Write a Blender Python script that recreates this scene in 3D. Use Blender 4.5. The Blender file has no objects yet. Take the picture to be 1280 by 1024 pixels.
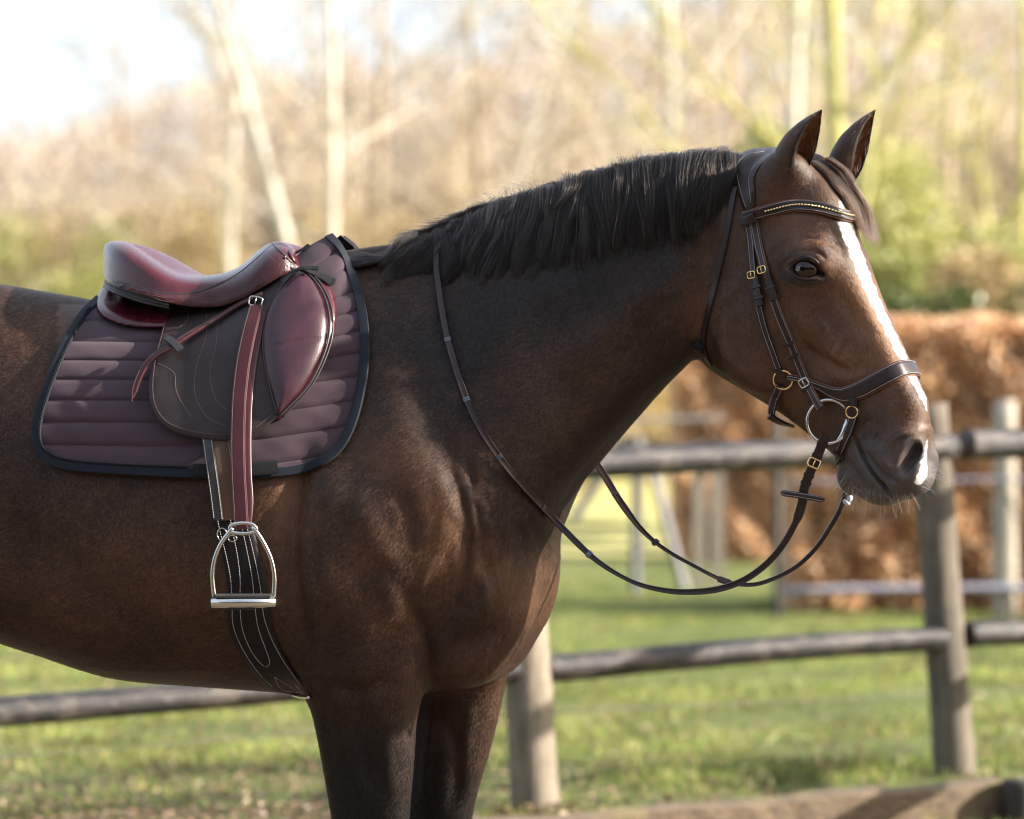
import bpy, bmesh, math, random
import numpy as np
from mathutils import Vector, Matrix
from mathutils.bvhtree import BVHTree
from mathutils.geometry import delaunay_2d_cdt

random.seed(7); RNG = np.random.default_rng(7)
scene = bpy.context.scene
COL = scene.collection
R = math.radians

# ------------------------------------------------------------------ camera
CAM_D, CAM_H, FPX = 6.2, 1.30, 3844.0        # metres from the horse, eye height, focal length in 1280-wide pixels
cam_data = bpy.data.cameras.new('camera')
cam = bpy.data.objects.new('camera', cam_data); COL.objects.link(cam)
cam.location = (0, -CAM_D, CAM_H); cam.rotation_euler = (R(90), 0, 0)
cam_data.sensor_width = 36.0
cam_data.lens = 36.0 * FPX / 1280.0
cam_data.clip_end = 3000
cam_data.dof.use_dof = True
cam_data.dof.focus_distance = 5.90
cam_data.dof.aperture_fstop = cam_data.lens / 44.0
cam_data.dof.aperture_blades = 9
scene.camera = cam

# ------------------------------------------------------------------ light
SUN_EL, SUN_DIR = R(25), Vector((0.99, -0.115, 0)).normalized()   # direction TO the sun on the ground
world = bpy.data.worlds.new('World'); scene.world = world; world.use_nodes = True
wn = world.node_tree.nodes; wl = world.node_tree.links
bg = wn['Background']
sky = wn.new('ShaderNodeTexSky'); sky.sky_type = 'NISHITA'; sky.sun_disc = False
sky.sun_elevation = SUN_EL
sky.sun_rotation = math.atan2(SUN_DIR.x, SUN_DIR.y)
sky.air_density = 1.0; sky.dust_density = 4.0; sky.ozone_density = 1.0
# thin bright cloud drawn over the whole sky
wtc = wn.new('ShaderNodeTexCoord'); wmp = wn.new('ShaderNodeMapping'); wmp.inputs['Scale'].default_value = (1, 1, 3)
wno = wn.new('ShaderNodeTexNoise'); wno.inputs['Scale'].default_value = 2.2; wno.inputs['Detail'].default_value = 6
wl.new(wtc.outputs['Generated'], wmp.inputs[0]); wl.new(wmp.outputs[0], wno.inputs['Vector'])
wmr = wn.new('ShaderNodeMapRange'); wmr.inputs[1].default_value = .35; wmr.inputs[2].default_value = .65; wmr.inputs[3].default_value = .35; wmr.inputs[4].default_value = .85
wl.new(wno.outputs[0], wmr.inputs[0])
wmx = wn.new('ShaderNodeMix'); wmx.data_type = 'RGBA'; wl.new(wmr.outputs[0], wmx.inputs[0]); wl.new(sky.outputs[0], wmx.inputs[6]); wmx.inputs[7].default_value = (2.9, 3.15, 3.6, 1)
wl.new(wmx.outputs[2], bg.inputs[0]); bg.inputs[1].default_value = 0.14
sd = bpy.data.lights.new('sun', 'SUN'); sun = bpy.data.objects.new('sun', sd); COL.objects.link(sun)
sd.energy = 5.0; sd.angle = R(0.9); sd.color = (1.0, 0.92, 0.81)
to_sun = Vector((SUN_DIR.x*math.cos(SUN_EL), SUN_DIR.y*math.cos(SUN_EL), math.sin(SUN_EL)))
sun.rotation_euler = to_sun.to_track_quat('Z', 'Y').to_euler(); sun.location = (6, -6, 8)
scene.view_settings.view_transform = 'Standard'
scene.view_settings.look = 'None'
scene.view_settings.exposure = 1.6
scene.view_settings.gamma = 1.0
scene.view_settings.use_curve_mapping = False
scene.render.engine = 'CYCLES'
scene.cycles.max_bounces = 6
scene.cycles.transparent_max_bounces = 8
scene.cycles.use_denoising = True
scene.cycles.filter_width = 1.15
scene.cycles_curves.shape = 'RIBBONS'

# ------------------------------------------------------------------ helpers
def Wp(px, py, y):
    """The world point at depth y that stands at pixel (px, py) of the 1280 x 1024 photograph."""
    t = (CAM_D + y) / FPX
    return Vector(((px - 640) * t, y, CAM_H - (py - 512) * t))

def link(o, parent=None):
    COL.objects.link(o)
    if parent is not None: o.parent = parent
    return o

def empty(name, loc=(0, 0, 0), rz=0):
    o = bpy.data.objects.new(name, None); o.location = loc; o.rotation_euler = (0, 0, rz)
    o.empty_display_size = .1
    return link(o)

def tag(o, label=None, cat=None, group=None, kind=None):
    if label: o['label'] = label
    if cat: o['category'] = cat
    if group: o['group'] = group
    if kind: o['kind'] = kind
    return o

def root_loc(parent):
    return np.array(parent.matrix_basis.translation) if parent is not None and parent.parent is None else np.zeros(3)

def base_of(parent):
    p = parent
    while p is not None and p.parent is not None: p = p.parent
    return np.array(p.location) if p is not None else np.zeros(3)

def mesh_obj(name, verts, faces, mat=None, parent=None, smooth=True, loc=None):
    """verts in world space; the mesh is stored relative to its thing's base."""
    v = np.asarray(verts, dtype=np.float64).reshape(-1, 3)
    off = base_of(parent) if parent is not None else (np.array(loc, dtype=float) if loc is not None else np.zeros(3))
    v = v - off
    me = bpy.data.meshes.new(name)
    if isinstance(faces, np.ndarray):
        nf, k = faces.shape
        me.vertices.add(len(v)); me.vertices.foreach_set('co', v.astype(np.float32).ravel())
        me.loops.add(nf * k); me.loops.foreach_set('vertex_index', faces.astype(np.int32).ravel())
        me.polygons.add(nf); me.polygons.foreach_set('loop_start', np.arange(0, nf * k, k, dtype=np.int32))
        me.update(calc_edges=True)
    else:
        me.from_pydata([tuple(p) for p in v], [], [tuple(f) for f in faces]); me.update()
    if smooth: me.shade_smooth()
    o = bpy.data.objects.new(name, me)
    if mat is not None: me.materials.append(mat)
    if parent is None and loc is not None: o.location = loc
    return link(o, parent)

class MB:
    """Collects shapes (world space) and links them as ONE mesh object."""
    def __init__(s): s.v = []; s.f = []; s.n = 0
    def add(s, v, f):
        v = np.asarray(v, dtype=float).reshape(-1, 3)
        s.v.append(v); s.f.extend([tuple(int(i) + s.n for i in q) for q in f]); s.n += len(v); return s
    def box(s, c, size, M=None):
        x, y, z = np.array(size) / 2
        v = np.array([(-x,-y,-z),(x,-y,-z),(x,y,-z),(-x,y,-z),(-x,-y,z),(x,-y,z),(x,y,z),(-x,y,z)])
        if M is not None: v = v @ np.array(M.to_3x3()).T
        return s.add(v + np.array(c), [(0,3,2,1),(4,5,6,7),(0,1,5,4),(1,2,6,5),(2,3,7,6),(3,0,4,7)])
    def tube(s, pts, rad, n=8, closed=False, flat=None):
        v, f = tube_geo(pts, rad, n, closed); return s.add(v, f)
    def build(s, name, mat, parent=None, smooth=True, loc=None):
        return mesh_obj(name, np.vstack(s.v), s.f, mat, parent, smooth, loc)

def frames(pts, closed=False):
    pts = np.asarray(pts, float); n = len(pts)
    if closed: T = np.roll(pts, -1, 0) - np.roll(pts, 1, 0)
    else:
        T = np.gradient(pts, axis=0)
    T /= np.linalg.norm(T, axis=1)[:, None] + 1e-12
    up = np.array([0, 0, 1.0])
    if abs(T[0] @ up) > .9: up = np.array([0, 1.0, 0])
    N = np.zeros_like(T); N[0] = up - (up @ T[0]) * T[0]; N[0] /= np.linalg.norm(N[0])
    for i in range(1, n):
        v = N[i-1] - (N[i-1] @ T[i]) * T[i]; N[i] = v / (np.linalg.norm(v) + 1e-12)
    return T, N, np.cross(T, N)

def tube_geo(pts, rad, n=8, closed=False):
    pts = np.asarray(pts, float); m = len(pts)
    T, N, B = frames(pts, closed)
    r = np.broadcast_to(np.asarray(rad, float), (m,))
    a = np.linspace(0, 2*np.pi, n, endpoint=False)
    v = pts[:, None] + r[:, None, None] * (np.cos(a)[None, :, None] * N[:, None] + np.sin(a)[None, :, None] * B[:, None])
    f = []
    for i in range(m if closed else m - 1):
        j = (i + 1) % m
        for k in range(n):
            l = (k + 1) % n
            f.append((i*n+k, i*n+l, j*n+l, j*n+k))
    if not closed:
        f.append(tuple(range(n))[::-1]); f.append(tuple((m-1)*n + k for k in range(n)))
    return v.reshape(-1, 3), f

def spline(P, n):
    """Catmull-Rom through the rows of P, resampled to n rows evenly along its length."""
    P = np.asarray(P, float)
    if len(P) == 2:
        t = np.linspace(0, 1, n)[:, None]; return P[0] * (1 - t) + P[1] * t
    Q = np.vstack([2*P[0]-P[1], P, 2*P[-1]-P[-2]])
    out = []
    for i in range(1, len(Q) - 2):
        t = np.linspace(0, 1, 24, endpoint=False)[:, None]
        a, b, c, d = Q[i-1], Q[i], Q[i+1], Q[i+2]
        out.append(.5*((2*b) + (c-a)*t + (2*a-5*b+4*c-d)*t*t + (3*b-a-3*c+d)*t**3))
    out.append(P[-1:]); O = np.vstack(out)
    L = np.concatenate([[0], np.cumsum(np.linalg.norm(np.diff(O[:, :min(3, O.shape[1])], axis=0), axis=1))])
    s = np.linspace(0, L[-1], n)
    return np.stack([np.interp(s, L, O[:, k]) for k in range(O.shape[1])], 1)

# ---- materials
def new_mat(name):
    m = bpy.data.materials.new(name); m.use_nodes = True
    nt = m.node_tree
    return m, nt.nodes, nt.links, nt.nodes['Principled BSDF']

def noise(n, l, scale, detail=4, rough=.55, coord=None, vec_scale=None):
    t = n.new('ShaderNodeTexNoise'); t.inputs['Scale'].default_value = scale
    t.inputs['Detail'].default_value = detail; t.inputs['Roughness'].default_value = rough
    tc = n.new('ShaderNodeTexCoord')
    src = tc.outputs['Object']
    if vec_scale:
        mp = n.new('ShaderNodeMapping'); mp.inputs['Scale'].default_value = vec_scale
        l.new(src, mp.inputs[0]); src = mp.outputs[0]
    l.new(src, t.inputs['Vector'])
    return t

def ramp(n, l, src, stops):
    r = n.new('ShaderNodeValToRGB'); e = r.color_ramp.elements
    while len(e) < len(stops): e.new(.5)
    for k, (p, c) in enumerate(stops):
        e[k].position = p; e[k].color = (*c, 1) if len(c) == 3 else c
    l.new(src, r.inputs[0]); return r

def mat_simple(name, col, rough=.5, metal=0, spec=.5, bump=None, vary=.25, vscale=30, sheen=0, coat=0, vec_scale=None):
    m, n, l, b = new_mat(name)
    t = noise(n, l, vscale, 5, .6, vec_scale=vec_scale)
    c = np.array(col)
    r = ramp(n, l, t.outputs[0], [(.25, tuple(c*(1-vary))), (.75, tuple(np.minimum(c*(1+vary), 1)))])
    l.new(r.outputs[0], b.inputs['Base Color'])
    b.inputs['Roughness'].default_value = rough; b.inputs['Metallic'].default_value = metal
    b.inputs['Specular IOR Level'].default_value = spec
    b.inputs['Sheen Weight'].default_value = sheen; b.inputs['Coat Weight'].default_value = coat
    if bump:
        sc, st, dist = bump
        t2 = noise(n, l, sc, 4, .6, vec_scale=vec_scale)
        bp = n.new('ShaderNodeBump'); bp.inputs['Strength'].default_value = st; bp.inputs['Distance'].default_value = dist
        l.new(t2.outputs[0], bp.inputs['Height']); l.new(bp.outputs[0], b.inputs['Normal'])
        mr = n.new('ShaderNodeMapRange'); mr.inputs['To Min'].default_value = max(rough-.1, .02); mr.inputs['To Max'].default_value = min(rough+.14, 1)
        l.new(t.outputs[0], mr.inputs[0]); l.new(mr.outputs[0], b.inputs['Roughness'])
    return m
# ================================================================== the ground and what grows on it
def Gd(px, py, z=0.0):
    """world point at height z that stands at the pixel (below the horizon)"""
    d = (CAM_H - z) * FPX / (py - 512); return Vector(((px - 640) / FPX * d, d - CAM_D, z))
def Wd(px, py, d): return Wp(px, py, d - CAM_D)

def ground_mat(name, cols, near_brown=True):
    m, n, l, b = new_mat(name)
    a = noise(n, l, 1.1, 6, .62); c = noise(n, l, 4.5, 6, .7); e = noise(n, l, 42, 4, .7)
    r = ramp(n, l, a.outputs[0], [(.34, cols[0]), (.5, cols[1]), (.66, cols[2])])
    r2 = ramp(n, l, c.outputs[0], [(.40, cols[3]), (.60, cols[1])])
    mx = n.new('ShaderNodeMix'); mx.data_type = 'RGBA'; mr = n.new('ShaderNodeMapRange'); mr.inputs[1].default_value = .47; mr.inputs[2].default_value = .56
    l.new(c.outputs[0], mr.inputs[0]); l.new(mr.outputs[0], mx.inputs[0]); l.new(r.outputs[0], mx.inputs[6]); l.new(r2.outputs[0], mx.inputs[7])
    l.new(mx.outputs[2], b.inputs['Base Color']); b.inputs['Roughness'].default_value = .95; b.inputs['Specular IOR Level'].default_value = .15
    bp = n.new('ShaderNodeBump'); bp.inputs['Strength'].default_value = .7; bp.inputs['Distance'].default_value = .03
    l.new(e.outputs[0], bp.inputs['Height']); l.new(bp.outputs[0], b.inputs['Normal'])
    return m
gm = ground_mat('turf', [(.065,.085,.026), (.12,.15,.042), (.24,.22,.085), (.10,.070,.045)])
xs = np.concatenate([np.linspace(-400, -12, 12), np.linspace(-10, 10, 61), np.linspace(12, 400, 12)])
ys = np.concatenate([np.linspace(-60, -7, 8), np.linspace(-6, 30, 90), np.linspace(34, 900, 24)])
X, Y = np.meshgrid(xs, ys, indexing='ij')
Z = .025 * np.sin(X * 1.3 + Y * .7) * np.cos(Y * .9 - X * .4) * (np.abs(X) < 11) * (Y > 1) * (Y < 30)
nx, ny = X.shape; I = np.arange(nx * ny).reshape(nx, ny)
F = np.stack([I[:-1, :-1], I[1:, :-1], I[1:, 1:], I[:-1, 1:]], -1).reshape(-1, 4)
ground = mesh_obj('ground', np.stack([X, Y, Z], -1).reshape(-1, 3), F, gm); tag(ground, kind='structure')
# the sunlit meadow beyond the hedge's end
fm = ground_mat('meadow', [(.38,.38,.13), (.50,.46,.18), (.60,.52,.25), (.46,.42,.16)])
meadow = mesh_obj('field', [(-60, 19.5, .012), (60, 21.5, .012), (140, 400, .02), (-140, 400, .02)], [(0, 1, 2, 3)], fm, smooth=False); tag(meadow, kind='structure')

# the sand of the riding arena the horse stands on
sm_ = mat_simple('arena_sand', (.15, .115, .08), .95, spec=.1, vary=.3, vscale=3, bump=(60, .6, .01))
sand = mesh_obj('arena_sand', [(-30, -16, .035), (30, -16, .035), (30, 8.5, .035), (1.9, 3.35, .035), (-.6, 2.45, .035), (-30, -8, .035)], [(0, 1, 2, 3, 4, 5)], sm_, smooth=False); tag(sand, kind='structure')
# grass blades in the part of the paddock that shows
rg = np.random.default_rng(21)
def blades(N, d0, d1, hmin, hmax, wid, name, mat):
    d = d0 + (d1 - d0) * rg.random(N)**1.5; px = rg.uniform(-40, 1320, N)
    x = (px - 640) / FPX * d; y = d - CAM_D
    c1 = np.sin(x*3.1 + 1.7*np.sin(y*2.3)) + np.sin(y*4.1 + 2*np.sin(x*1.9)) + rg.normal(0, .6, N)
    keep = c1 > np.where(y < 4.3, .95, np.where(y < 5.2, .45 - .2*(x > .3), -.15)); x, y = x[keep], y[keep]; n_ = len(x)
    z = .025 * np.sin(x * 1.3 + y * .7) * np.cos(y * .9 - x * .4) - .003
    h = rg.uniform(hmin, hmax, n_); a = rg.uniform(0, 2*np.pi, n_); t = rg.uniform(0, 2*np.pi, n_); ln = rg.uniform(.2, .9, n_) * h
    w = wid * rg.uniform(.6, 1.3, n_)
    p0 = np.stack([x - w*np.cos(a), y - w*np.sin(a), z], 1); p1 = np.stack([x + w*np.cos(a), y + w*np.sin(a), z], 1)
    mid = np.stack([x + ln*.4*np.cos(t), y + ln*.4*np.sin(t), z + h*.6], 1); tip = np.stack([x + ln*np.cos(t), y + ln*np.sin(t), z + h], 1)
    V = np.stack([p0, p1, mid + .6*(p1-p0)*.5, mid - .6*(p1-p0)*.5, tip], 1).reshape(-1, 3); i = np.arange(n_)[:, None] * 5
    F = np.vstack([i + [0, 1, 2], i + [0, 2, 3], i + [3, 2, 4]])
    o = mesh_obj(name, V, F, mat, smooth=False); return o
def leafy(name, stops, rough=.5, trans=.25, scale=3.0, spec=.4, patchy=None):
    m, n, l, b = new_mat(name)
    g = n.new('ShaderNodeNewGeometry'); r = ramp(n, l, g.outputs['Random Per Island'], stops)
    l.new(r.outputs[0], b.inputs['Base Color']); b.inputs['Roughness'].default_value = rough; b.inputs['Specular IOR Level'].default_value = spec
    if patchy:
        pn = noise(n, l, patchy, 5, .7); pr_ = ramp(n, l, pn.outputs[0], [(.40, (.42, .36, .36)), (.50, (.85, .80, .75)), (.60, (1.25, 1.2, 1.1))])
        mu = n.new('ShaderNodeMix'); mu.data_type = 'RGBA'; mu.blend_type = 'MULTIPLY'; mu.inputs[0].default_value = 1; l.new(r.outputs[0], mu.inputs[6]); l.new(pr_.outputs[0], mu.inputs[7])
        l.new(mu.outputs[2], b.inputs['Base Color']); r = type('R', (), {'outputs': [mu.outputs[2]]})
    if trans:
        tr = n.new('ShaderNodeBsdfTranslucent'); mx = n.new('ShaderNodeMixShader'); mx.inputs[0].default_value = trans
        l.new(r.outputs[0], tr.inputs[0]); l.new(b.outputs[0], mx.inputs[1]); l.new(tr.outputs[0], mx.inputs[2]); l.new(mx.outputs[0], n['Material Output'].inputs[0])
    return m
bm = leafy('grass_blade', [(0, (.085,.16,.028)), (.45, (.19,.29,.05)), (.75, (.40,.43,.10)), (1, (.52,.44,.19))], .5, .3, patchy=1.5)
g1 = blades(120000, 9.2, 23, .018, .06, .0026, 'grass', bm); tag(g1, 'short patchy green and yellow grass in the paddock', 'grass', kind='stuff')

def leaves_on(N, P, size, name, mat, up=False, seed=3, parent=None, Nrm=None):
    """N small folded leaf faces at the points P"""
    rg = np.random.default_rng(seed)
    d1 = rg.normal(0, 1, (N, 3))
    if up: d1[:, 2] *= .15
    d1 /= np.linalg.norm(d1, axis=1)[:, None]
    d2 = rg.normal(0, 1, (N, 3))
    if up: d2[:, 2] *= .25
    d2 -= (d2 * d1).sum(1)[:, None] * d1; d2 /= np.linalg.norm(d2, axis=1)[:, None]
    d3 = np.cross(d1, d2); s = (size * rg.uniform(.6, 1.25, N))[:, None]
    V = np.stack([P - d1*s, P + d2*s*.55 + d3*s*.15, P + d1*s, P - d2*s*.55 + d3*s*.15], 1).reshape(-1, 3)
    i = np.arange(N)[:, None] * 4
    return mesh_obj(name, V, np.vstack([i + [0, 1, 2], i + [0, 2, 3]]), mat, parent, smooth=False)
lm = leafy('dead_leaf', [(0, (.09,.055,.03)), (.5, (.18,.115,.065)), (.85, (.28,.19,.11)), (1, (.42,.31,.21))], .45, .2)
N = 15000; d = 9.2 + 7 * rg.random(N)**3.2; px = rg.uniform(-30, 1310, N); px[:3000] = rg.uniform(-30, 420, 3000)
P = np.stack([(px - 640) / FPX * d, d - CAM_D, .02 + .015 * rg.random(N)], 1)
fl = leaves_on(N, P, .015, 'fallen_leaves', lm, up=True); tag(fl, 'dry brown leaves scattered over the grass by the fence', 'leaves', kind='stuff')

# ================================================================== hedges of brown beech leaves
hm = leafy('beech_leaf', [(0, (.34,.17,.085)), (.35, (.62,.37,.20)), (.7, (.85,.60,.37)), (1, (.92,.76,.54))], .34, .55, spec=.5)
hcore = mat_simple('hedge_twigs', (.20, .11, .065), .9, vary=.5, vscale=14)
def hedge(x0, x1, y0, y1, h, N, label, seed, size=.034):
    t = empty('beech_hedge', ((x0+x1)/2, (y0+y1)/2, 0)); tag(t, label, 'hedge')
    rg = np.random.default_rng(seed)
    W, Dp = x1 - x0, y1 - y0
    areas = np.array([W*h, W*Dp, Dp*h, Dp*h*.5]); f = rg.choice(4, N, p=areas/areas.sum())
    u, v = rg.random(N), rg.random(N); dep = np.abs(rg.normal(0, .06, N))
    P = np.zeros((N, 3))
    for k in range(4):
        m = f == k
        if k == 0: P[m] = np.stack([x0 + W*u[m], y0 + dep[m], h*v[m]], 1)
        if k == 1: P[m] = np.stack([x0 + W*u[m], y0 + Dp*v[m], h - dep[m]], 1)
        if k == 2: P[m] = np.stack([x0 + dep[m], y0 + Dp*u[m], h*v[m]], 1)
        if k == 3: P[m] = np.stack([x1 - dep[m], y0 + Dp*u[m], h*v[m]], 1)
    wob = .07*np.sin(P[:, 0]*5.3+seed) * np.sin(P[:, 2]*6.1) + .06*np.sin(P[:, 0]*11 + P[:, 2]*9)
    P[:, 1] += wob * (f == 0); P[:, 2] += .012*np.sin(P[:, 0]*4.7) + .012*np.sin(P[:, 0]*13)
    P += rg.normal(0, .018, P.shape); P[:, 2] = np.maximum(P[:, 2], .03)
    o = leaves_on(N, P, size, 'foliage', hm, seed=seed, parent=t); o['kind'] = 'stuff'
    b = MB(); ins = .13
    # an uneven inner mass of twigs
    gx = np.linspace(x0+ins, x1-ins, 40); gz = np.linspace(.02, h-ins, 12)
    for side, yy in ((0, y0+ins), (1, y1-ins)):
        V = [(x, yy + (.04*math.sin(x*9+z*7)) * (1 if side == 0 else -1), z) for x in gx for z in gz]
        Fc = [(i*12+j, (i+1)*12+j, (i+1)*12+j+1, i*12+j+1) for i in range(39) for j in range(11)]
        b.add(V, Fc)
    b.add([(x0+ins, y0+ins, 0), (x0+ins, y1-ins, 0), (x0+ins, y1-ins, h-ins), (x0+ins, y0+ins, h-ins)], [(0, 1, 2, 3)])
    b.add([(x0+ins, y0+ins, h-ins), (x1-ins, y0+ins, h-ins), (x1-ins, y1-ins, h-ins), (x0+ins, y1-ins, h-ins)], [(0, 1, 2, 3)])
    b.build('twigs', hcore, t)
    return t
hedge(1.80, 9.0, 13.5, 14.5, 1.88, 46000, 'tall clipped beech hedge with orange brown leaves behind the right post', 31)
hedge(1.40, 3.1, 20.0, 20.9, 1.95, 15000, 'smaller farther block of brown beech hedge seen under the neck beside the pale posts', 32, .036)

# ================================================================== the paddock fence: round posts, rails through them
def wood_mat(name, dark, light, grain=(6, 6, .6), rough=.7, moss=0, patch=None):
    m, n, l, b = new_mat(name)
    t = noise(n, l, 7, 6, .65, vec_scale=grain); t2 = noise(n, l, 26, 5, .6, vec_scale=grain); t3 = noise(n, l, 2.2, 3)
    ad = n.new('ShaderNodeMath'); ad.operation = 'ADD'; l.new(t.outputs[0], ad.inputs[0]); l.new(t2.outputs[0], ad.inputs[1])
    hv = n.new('ShaderNodeMath'); hv.operation = 'MULTIPLY'; hv.inputs[1].default_value = .5; l.new(ad.outputs[0], hv.inputs[0])
    r = ramp(n, l, hv.outputs[0], [(.36, dark), (.5, tuple((np.array(dark)+np.array(light))/2)), (.62, light)])
    out = r.outputs[0]
    if patch:
        t4 = noise(n, l, 9, 6, .8, vec_scale=(.6, 1.6, 1.6)); m4 = n.new('ShaderNodeMapRange'); m4.inputs[1].default_value = .50; m4.inputs[2].default_value = .56; l.new(t4.outputs[0], m4.inputs[0])
        mx4 = n.new('ShaderNodeMix'); mx4.data_type = 'RGBA'; l.new(m4.outputs[0], mx4.inputs[0]); l.new(out, mx4.inputs[6]); mx4.inputs[7].default_value = (*patch, 1); out = mx4.outputs[2]
        m5 = n.new('ShaderNodeMapRange'); m5.inputs[1].default_value = .42; m5.inputs[2].default_value = .6; m5.inputs[3].default_value = rough+.25; m5.inputs[4].default_value = max(rough-.15, .1); l.new(t2.outputs[0], m5.inputs[0])
    if moss:
        mx = n.new('ShaderNodeMix'); mx.data_type = 'RGBA'; mr = n.new('ShaderNodeMapRange'); mr.inputs[1].default_value = .5; mr.inputs[2].default_value = .68; mr.inputs[4].default_value = moss
        l.new(t3.outputs[0], mr.inputs[0]); l.new(mr.outputs[0], mx.inputs[0]); l.new(out, mx.inputs[6]); mx.inputs[7].default_value = (.30, .27, .055, 1); out = mx.outputs[2]
    l.new(out, b.inputs['Base Color']); b.inputs['Roughness'].default_value = rough
    if patch: l.new(m5.outputs[0], b.inputs['Roughness'])
    bp = n.new('ShaderNodeBump'); bp.inputs['Strength'].default_value = 1.0; bp.inputs['Distance'].default_value = .006; l.new(hv.outputs[0], bp.inputs['Height']); l.new(bp.outputs[0], b.inputs['Normal'])
    return m
post_mat = wood_mat('weathered_post', (.035,.028,.021), (.36,.295,.215), (9, 9, .4), .8)
post_dark = wood_mat('grey_weathered_post', (.028,.023,.018), (.19,.155,.115), (9, 9, .4), .8)
rail_mat = wood_mat('dark_wet_rail', (.006,.0052,.0055), (.017,.014,.014), (.7, 9, 9), .42, patch=(.070, .055, .046))
def log(p0, p1, r0, r1, seed, nseg=26, n=18, bend=.0, rough=.05, topdome=False):
    rg = np.random.default_rng(seed); p0, p1 = np.array(p0), np.array(p1)
    t = np.linspace(0, 1, nseg)[:, None]; pts = p0*(1-t) + p1*t
    pts[:, 0] += bend*np.sin(t[:, 0]*3 + seed); pts[:, 2] += bend*.6*np.sin(t[:, 0]*4.3 + seed) * (abs(p1[2]-p0[2]) < .5)
    v, f = tube_geo(pts, np.linspace(r0, r1, nseg), n); v = v.reshape(nseg, n, 3)
    ph = rg.uniform(0, 6, 4)
    for i in range(nseg):
        c = pts[i]
        for j in range(n):
            a = 2*math.pi*j/n
            k = 1 + rough*(math.sin(2*a+ph[0]+i*.1) + .6*math.sin(5*a+ph[1]+i*.23)) * .6 + .4*rough*math.sin(i*.9+ph[2]) - (.10 if abs(((a-ph[3]) % 6.28) - .3) < .12 else 0)
            v[i, j] = c + (v[i, j]-c)*k
    return v.reshape(-1, 3), f
fence = empty('paddock_fence', tuple(Gd(672, 1010)))
tag(fence, 'weathered round post and rail fence running close behind the horse', 'fence')
PL, PR = Gd(672, 1012), Gd(1198, 976)
dv = (PR - PL); posts = [PL - dv*1.42, PL, PR, PR + Vector((.42, .30, 0))]
def fp(s, z):                                    # a point on the fence line
    q = PL + dv*s; return (q.x, q.y, z)
for k, (p, r, h) in enumerate(zip(posts, (.075, .080, .073, .075), (1.36, 1.34, 1.32, 1.34))):
    v, f = log((p.x, p.y, -.1), (p.x - (.105 if k == 2 else .075 if k == 1 else .01), p.y, h), r, r*.88, 40+k, 24, 20, .004, .05)
    MB().add(v, f).build('post', post_dark if k == 2 else post_mat, fence)
def rz(s, top): return (1.112 + .062*s) if top else (.457 + .048*s)
for k, (s0, s1) in enumerate([(-1.42, 0), (0, .985), (1.015, 1.30)]):
    for top in (True, False):
        v, f = log(fp(s0, rz(s0, top)), fp(s1, rz(s1, top)), .052 if top else .047, .047 if top else .043, 60+k*2+top, 30, 16, .008, .04)
        MB().add(v, f).build('rail', rail_mat, fence)
# the fence turns the corner towards the camera, just out of the picture
cor = posts[3]
for k, yy in enumerate([1.6, -.6]):
    v, f = log((cor.x+.05, yy, -.1), (cor.x+.04, yy, 1.34), .075, .066, 80+k, 12, 14, .003, .05); MB().add(v, f).build('post', post_mat, fence)
for k, (ya, yb) in enumerate([(cor.y, 1.6), (1.6, -.6)]):
    for top in (True, False):
        v, f = log((cor.x, ya, 1.19 if top else .51), (cor.x+.05, yb, 1.19 if top else .51), .05, .046, 90+k*2+top, 20, 14, .004, .04)
        MB().add(v, f).build('rail', rail_mat, fence)
wire = MB(); wire.tube([fp(s, .30 + .02*s + .012*math.cos(s*3)) for s in np.linspace(-1.42, 1.3, 24)], .0022, 6)
wire.build('wire', mat_simple('galvanised_wire', (.12, .12, .10), .6, .3), fence)

# heavy edging board along the bottom of the picture
board_mat = wood_mat('mossy_sleeper', (.045,.033,.022), (.19,.135,.080), (.5, 8, 8), .85, .75)
A, B = Wd(560, 1034, 8.75), Wd(1262, 977, 9.5)
bt = empty('edging_board', (A.x, A.y, 0)); tag(bt, 'mossy old wooden edging board lying along the ground under the fence', 'board')
ax = (B - A); ax.z = 0; ax.normalize(); nrm = Vector((-ax.y, ax.x, 0))
def plank(A, B, th, depth, name, mat, parent, n=30, seed=1):
    rg = np.random.default_rng(seed); V = []; F = []
    ax = (B - A).normalized(); ax2 = Vector((ax.x, ax.y, 0)).normalized(); nr = Vector((-ax2.y, ax2.x, 0))
    for i in range(n):
        c = A + (B - A) * (i/(n-1)); j = rg.normal(0, .0025, 8)
        bev = .010
        for k, (a, zz) in enumerate([(0, -depth), (th, -depth), (th, -bev), (th-bev, 0), (bev, 0), (0, -bev)]):
            q = c + nr*(a + j[k]) + Vector((0, 0, zz + j[k]*.8 + .004*math.sin(i*.7))); V.append(q)
    for i in range(n-1):
        for k in range(6): F.append((i*6+k, i*6+(k+1) % 6, (i+1)*6+(k+1) % 6, (i+1)*6+k))
    F.append(tuple(range(6))); F.append(tuple((n-1)*6+k for k in range(6))[::-1])
    return mesh_obj(name, [tuple(q) for q in V], F, mat, parent, smooth=False)
plank(A, B, .11, A.z + .02, 'plank', board_mat, bt)
p = Wd(1276, 990, 9.45); v, f = log((p.x, p.y, -.05), (p.x, p.y, p.z+.035), .055, .053, 77, 8, 10); MB().add(v, f).build('stake', mat_simple('dark_stake', (.03, .025, .02), .8), bt)
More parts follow.
